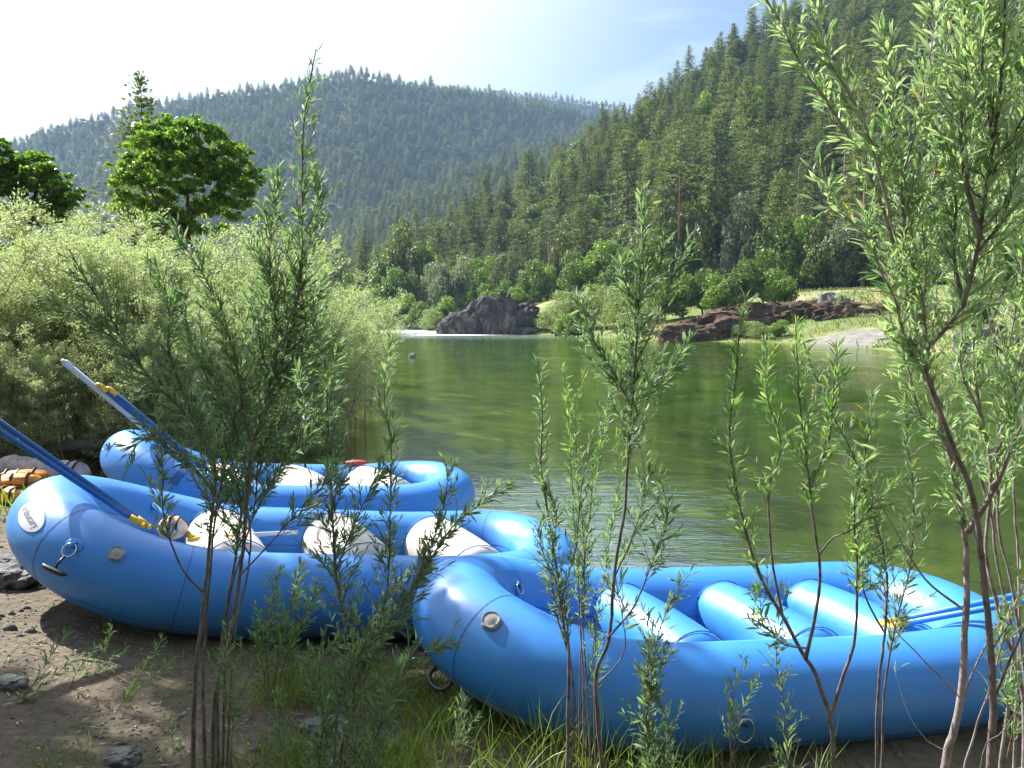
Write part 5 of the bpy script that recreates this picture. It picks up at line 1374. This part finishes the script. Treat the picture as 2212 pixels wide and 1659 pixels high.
rk(832, 113, 6, 3.5, 5, 17, M['rock_grey'], 'boulder', 'smooth grey boulder standing on top of the brown rocks', .15)
rk(985, 57, 5, 1.8, 3, 18, M['rock'], 'rock', 'dark rock at the water behind the right willow stems', group='dark rocks near the right edge')
rk(1008, 56, 4, 1.2, 3, 19, M['rock'], 'rock', 'lower dark rock at the water by the right edge', group='dark rocks near the right edge')
rk(412, 54, .5, .22, .4, 20, M['rock_grey'], 'stone', 'small pale stone breaking the calm water at left', sub=3)
for i, (px, Y) in enumerate([(395, 196), (405, 192), (388, 202), (418, 186), (430, 182), (548, 150), (556, 147)]):
    rk(px, Y, 2.2, .75, 1.6, 30 + i, M['rock'], 'rock', 'small dark wet rock in the white riffle water' if i < 5 else ('small dark rock at the right foot of the big outcrop' if i == 5 else 'outermost small dark rock right of the big outcrop'), sub=3, group='small dark rocks in the riffle' if i < 5 else None, zoff=.3 if i < 5 else 0)
# stones on the near bank
SG = 'stones lying on the near bank'
for i, (sx, sy, Y, w, lab) in enumerate([(14, 1052, 6.0, .4, 'grey stone by the left edge above the patched bow'), (0, 1130, 5.6, .42, 'large grey stone at the left edge beside the patched bow'), (265, 1668, 3.35, .15, 'dark rounded stone at the bottom edge in shade'),
        (700, 1500, 3.9, .22, 'pale flat stone in the grass right of the small sunlit willow'), (15, 1440, 3.9, .16, 'half buried stone at the lower left edge'), (720, 1600, 3.6, .12, 'small stone at the base of the right dark willow'), (190, 975, 8.5, .25, 'pinkish stone in front of the thicket')]):
    x = W(sx, sy, Y)[0]
    rock('stone', lab, (x, Y, hz(x, Y) + w * .08), (w * .55, w * .45, w * .22), 50 + i, M['stone'], .25, sub=4, group=SG)

p0_ = at(112, 398, 10.6); mb = MB(); tube(mb, smooth_path([(-.9, 0, 0), (-.3, .05, .06), (.4, 0, .02), (1.2, -.08, .1)], 24), np.linspace(.09, .055, 24) * (1 + .08 * np.sin(np.arange(24) * 2.3)), 10)
o = mb.obj('driftwood_log', M['bark_grey']); o.location = (p0_[0], 10.6, hz(p0_[0], 10.6) + .35); tag(o, 'weathered grey log caught in the foot of the thicket', 'log')
# gravel and pebbles, litter, grass
def onbank(n, seed, xr, yr, cond=None):
    g = np.random.default_rng(seed); X = g.uniform(*xr, n); Y = g.uniform(*yr, n); sd = river_sd(X, Y)
    k = sd > .02
    if cond is not None: k &= cond(X, Y, g)
    return X[k], Y[k]
X, Y = onbank(22000, 90, (-5, 2.5), (3, 9), lambda x, y, g: g.random(len(x)) < np.clip(.25 + fbm(x, y, .7, 3, 4), .03, 1))
g = np.random.default_rng(91); mb = MB()
Z = height(X, Y); s = g.uniform(.004, .016, len(X)) * (1 + 2 * (g.random(len(X)) < .05))
oc = np.array([(1, 0, 0), (0, 1, 0), (-1, 0, 0), (0, -1, 0), (0, 0, .7), (0, 0, -.7)], float)
of = np.array([(0, 1, 4), (1, 2, 4), (2, 3, 4), (3, 0, 4), (1, 0, 5), (2, 1, 5), (3, 2, 5), (0, 3, 5)])
V = (oc[None] * (s[:, None] * g.uniform(.6, 1.3, (len(X), 3)))[:, None, :] + np.stack([X, Y, Z], 1)[:, None, :]); 
T = (np.arange(len(X)) * 6)[:, None, None] + of[None]
mb.add(V.reshape(-1, 3), T.reshape(-1, 3), None); tag(mb.obj('pebbles', M['stone'], None, True), 'small pebbles scattered on the bank', 'pebbles', kind='stuff')
# grass: dense near the bow of the near raft, sparse elsewhere
def grass(n, seed, xr, yr, dens, hmin, hmax):
    X, Y = onbank(n, seed, xr, yr, lambda x, y, g: g.random(len(x)) < dens(x, y)); g = np.random.default_rng(seed + 1); n = len(X)
    Z = height(X, Y); D = norm(np.stack([g.normal(0, .45, n), g.normal(0, .45, n), np.ones(n)], 1)); L = g.uniform(hmin, hmax, n)
    return np.stack([X, Y, Z], 1), D, L
mb = MB()
def d1(x, y): return np.clip(1.15 - ((x + .75) / .75) ** 2 - ((y - 4.0) / .9) ** 2, 0, 1) * np.clip(.55 + 1.2 * fbm(x, y, .35, 3, 7), 0, 1)
def d2(x, y): return np.clip(-.15 + 1.3 * fbm(x, y, .5, 3, 8), 0, 1) * .8
def d3(x, y): return np.clip(.3 + fbm(x, y, 1.2, 3, 8), 0, 1)
for (n, sd_, xr, yr, dn, h0, h1) in ((60000, 92, (-1.9, .6), (2.9, 5.2), d1, .04, .16), (45000, 94, (-4.5, -.4), (2.9, 6), d2, .015, .08), (24000, 96, (-9, -2.4), (7.5, 15), d3, .08, .4), (900, 98, (-.5, 1.5), (2.9, 4.0), lambda x, y: 0 * x + 1, .12, .42)):
    P, D, L = grass(n, sd_, xr, yr, dn, h0, h1); g = np.random.default_rng(sd_ + 5)
    N = perp(D, g.normal(size=D.shape)); leaves(mb, P, D, L, np.full(len(P), .0045) * (1 + (P[:, 1] > 7) * 1.5), N, np.clip(g.normal(.5, .25, len(P)), 0, 1), bend=.3)
tag(mb.obj('grass', M['grass']), 'thin green grass growing on the bank', 'grass', kind='stuff')
g = np.random.default_rng(140); n = 170000; Yg = g.uniform(50, 200, n); Xg = (g.uniform(370, 1040, n) - 512) / F * Yg
sdg = river_sd(Xg, Yg); k = (sdg > .3) & (sdg < 45) & (g.random(n) < np.clip(.5 + .9 * fbm(Xg, Yg, 9, 3, 6), .05, 1)) & ~(((Xg - 37.5) / 6.5) ** 2 + ((Yg - 83) / 9) ** 2 < 1 + .5 * fbm(Xg, Yg, 4, 3))
Xg, Yg, sdg = Xg[k], Yg[k], sdg[k]; n = len(Xg); mb = MB(); L = g.uniform(.25, .9, n) * np.clip(.5 + .8 * fbm(Xg, Yg, 5, 2, 1), .4, 1.3)
D = norm(np.stack([g.normal(0, .35, n), g.normal(0, .35, n), np.ones(n)], 1)); diamonds(mb, np.stack([Xg, Yg, height(Xg, Yg)], 1), D, L, g.uniform(.06, .2, n), perp(D, g.normal(size=D.shape)), np.clip(g.normal(.45, .2, n) + .35 * fbm(Xg, Yg, 12, 2, 2), 0, 1))
tag(mb.obj('tall_grass', leafmat('bank_grass', [(0, (.08, .14, .035)), (.5, (.17, .22, .08)), (.75, (.28, .27, .13)), (1, (.38, .32, .18))], .35, .6)), 'pale and dry tall grass covering the far bank', 'grass', kind='stuff')
# dry leaf and stick litter
X, Y = onbank(6000, 99, (-5, 1), (3, 8)); g = np.random.default_rng(100); mb = MB(); n = len(X)
D = norm(np.stack([g.normal(size=n), g.normal(size=n), g.normal(size=n) * .12 + .05], 1)); N = norm(np.stack([g.normal(size=n) * .3, g.normal(size=n) * .3, np.ones(n)], 1)); N = perp(D, N)
leaves(mb, np.stack([X, Y, height(X, Y) + .008], 1), D, g.uniform(.02, .06, n), g.uniform(.006, .012, n), N, g.uniform(0, 1, n))
for k in range(60):
    x, y = g.uniform(-4, .5), g.uniform(3.2, 6.5); a = g.uniform(0, 6.28); l = g.uniform(.05, .35)
    tube(mb, smooth_path([(x, y, hz(x, y) + .01), (x + math.cos(a) * l * .5, y + math.sin(a) * l * .5 + .02, hz(x, y) + .025), (x + math.cos(a) * l, y + math.sin(a) * l, hz(x + math.cos(a) * l, y + math.sin(a) * l) + .01)], 6), .003, 5)
tag(mb.obj('leaf_litter', leafmat('dry_litter', [(0, (.12, .08, .05)), (.5, (.25, .19, .12)), (1, (.4, .36, .28))], .2, .8)), 'dry leaves and twigs lying on the sand', 'leaf litter', kind='stuff')

# tall off-frame alder on the left bank that throws dappled shade over the sand
OFF = empty('leafy_tree', (-9.2, 8.6, hz(-9.2, 8.6)), 0, 'shade tree standing outside the picture on the left bank', 'tree')
link('trunk', trunk_mesh(10, .2, 5, M['bark'], 8), OFF)
lo = [(1.6, .6, 7.4, 1.0, .6), (.6, -.2, 7.6, 1.1, .6), (2.4, 1.3, 8.0, .9, .6), (-.6, .8, 8.4, 1.3, .7), (.4, 1.6, 8.6, 1.1, .7), (.5, -1.6, 8, 1.2, .6), (1.9, -.7, 8.3, .9, .5), (-1.2, -.8, 8.4, 1.4, .5), (-1.5, .6, 7.6, 1.2, .5), (1.2, 2.6, 8.2, .9, .6)]
link('crown', crown(6, split_lobes(lo, 33, 8), 11000, .16, M['alder'], .7, .2), OFF)

# ------------------------------------------------------------------ light, sky, haze
SAZ, SEL = R(-50), R(42)
sd_ = Vector((math.sin(SAZ) * math.cos(SEL), math.cos(SAZ) * math.cos(SEL), math.sin(SEL)))
sl = bpy.data.lights.new('sun', 'SUN'); sl.energy = 5.0; sl.angle = R(.55); sl.color = (1, .96, .9)
so = link('sun', sl); so.rotation_euler = sd_.to_track_quat('Z', 'Y').to_euler()
w = bpy.data.worlds.new('World'); scene.world = w; w.use_nodes = True
nt = w.node_tree; nt.nodes.clear()
sky = nt.nodes.new('ShaderNodeTexSky'); sky.sky_type = 'NISHITA'; sky.sun_disc = False; sky.sun_elevation = SEL; sky.sun_rotation = SAZ
sky.dust_density = 1.3; sky.air_density = 1.0; sky.altitude = 200
tc = nt.nodes.new('ShaderNodeTexCoord')
mp = nd(nt, 'ShaderNodeMapping'); mp.inputs['Scale'].default_value = (1.0, 1.0, 5.0); mp.inputs['Rotation'].default_value = (0, R(14), 0)
nt.links.new(tc.outputs['Generated'], mp.inputs[0])
nz = nd(nt, 'ShaderNodeTexNoise', Scale=1.7, Detail=7, Roughness=.55, Distortion=.6); nt.links.new(mp.outputs[0], nz.inputs['Vector'])
cf = ramp(nt, nz.outputs[0], [(.45, (0, 0, 0)), (.6, (.35, .35, .35)), (.8, (.7, .7, .7))])
mx = nd(nt, 'ShaderNodeMix', data_type='RGBA'); vd = nd(nt, 'ShaderNodeVectorMath', operation='DOT_PRODUCT'); nt.links.new(tc.outputs['Generated'], vd.inputs[0]); vd.inputs[1].default_value = tuple(sd_)
gl_ = nd(nt, 'ShaderNodeMapRange', interpolation_type='SMOOTHSTEP'); nt.links.new(vd.outputs['Value'], gl_.inputs[0]); gl_.inputs[1].default_value = .5; gl_.inputs[2].default_value = .92
mxx = nd(nt, 'ShaderNodeMath', operation='MAXIMUM'); nt.links.new(cf, mxx.inputs[0]); nt.links.new(gl_.outputs[0], mxx.inputs[1])
nt.links.new(mxx.outputs[0], mx.inputs[0]); nt.links.new(sky.outputs[0], mx.inputs[6]); mx.inputs[7].default_value = (10.5, 10.8, 11.2, 1)
bg = nd(nt, 'ShaderNodeBackground', Strength=.052); nt.links.new(mx.outputs[2], bg.inputs[0])
wo = nt.nodes.new('ShaderNodeOutputWorld'); nt.links.new(bg.outputs[0], wo.inputs[0])

import bmesh
bm = bmesh.new(); bmesh.ops.create_cube(bm, size=1)
for v in bm.verts: v.co = Vector((v.co.x * 7400, v.co.y * 7400, (v.co.z + .5) * 760 - 60))
me = bpy.data.meshes.new('haze'); bm.to_mesh(me); bm.free()
hm, hnt, hout = newmat('haze_air')
pv = hnt.nodes.new('ShaderNodeVolumePrincipled'); pv.inputs['Density'].default_value = .00015; pv.inputs['Color'].default_value = (.45, .68, 1, 1); pv.inputs['Anisotropy'].default_value = 0
hnt.links.new(pv.outputs[0], hout.inputs['Volume']); me.materials.append(hm)
tag(link('haze', me), 'thin blue summer haze filling the valley', 'haze', kind='stuff')

scene.view_settings.view_transform = 'Standard'; scene.view_settings.look = 'None'
scene.view_settings.exposure = 1.65; scene.view_settings.gamma = 1
scene.render.engine = 'CYCLES'
c = scene.cycles
c.use_denoising = True
try: c.denoiser = 'OPENIMAGEDENOISE'
except Exception: pass
c.max_bounces = 7; c.diffuse_bounces = 3; c.glossy_bounces = 3; c.transmission_bounces = 4; c.transparent_max_bounces = 12; c.volume_bounces = 0
c.use_adaptive_sampling = True; c.adaptive_threshold = .02
c.sample_clamp_indirect = 6
print('terrain min', gz.min(), 'max', gz.max())
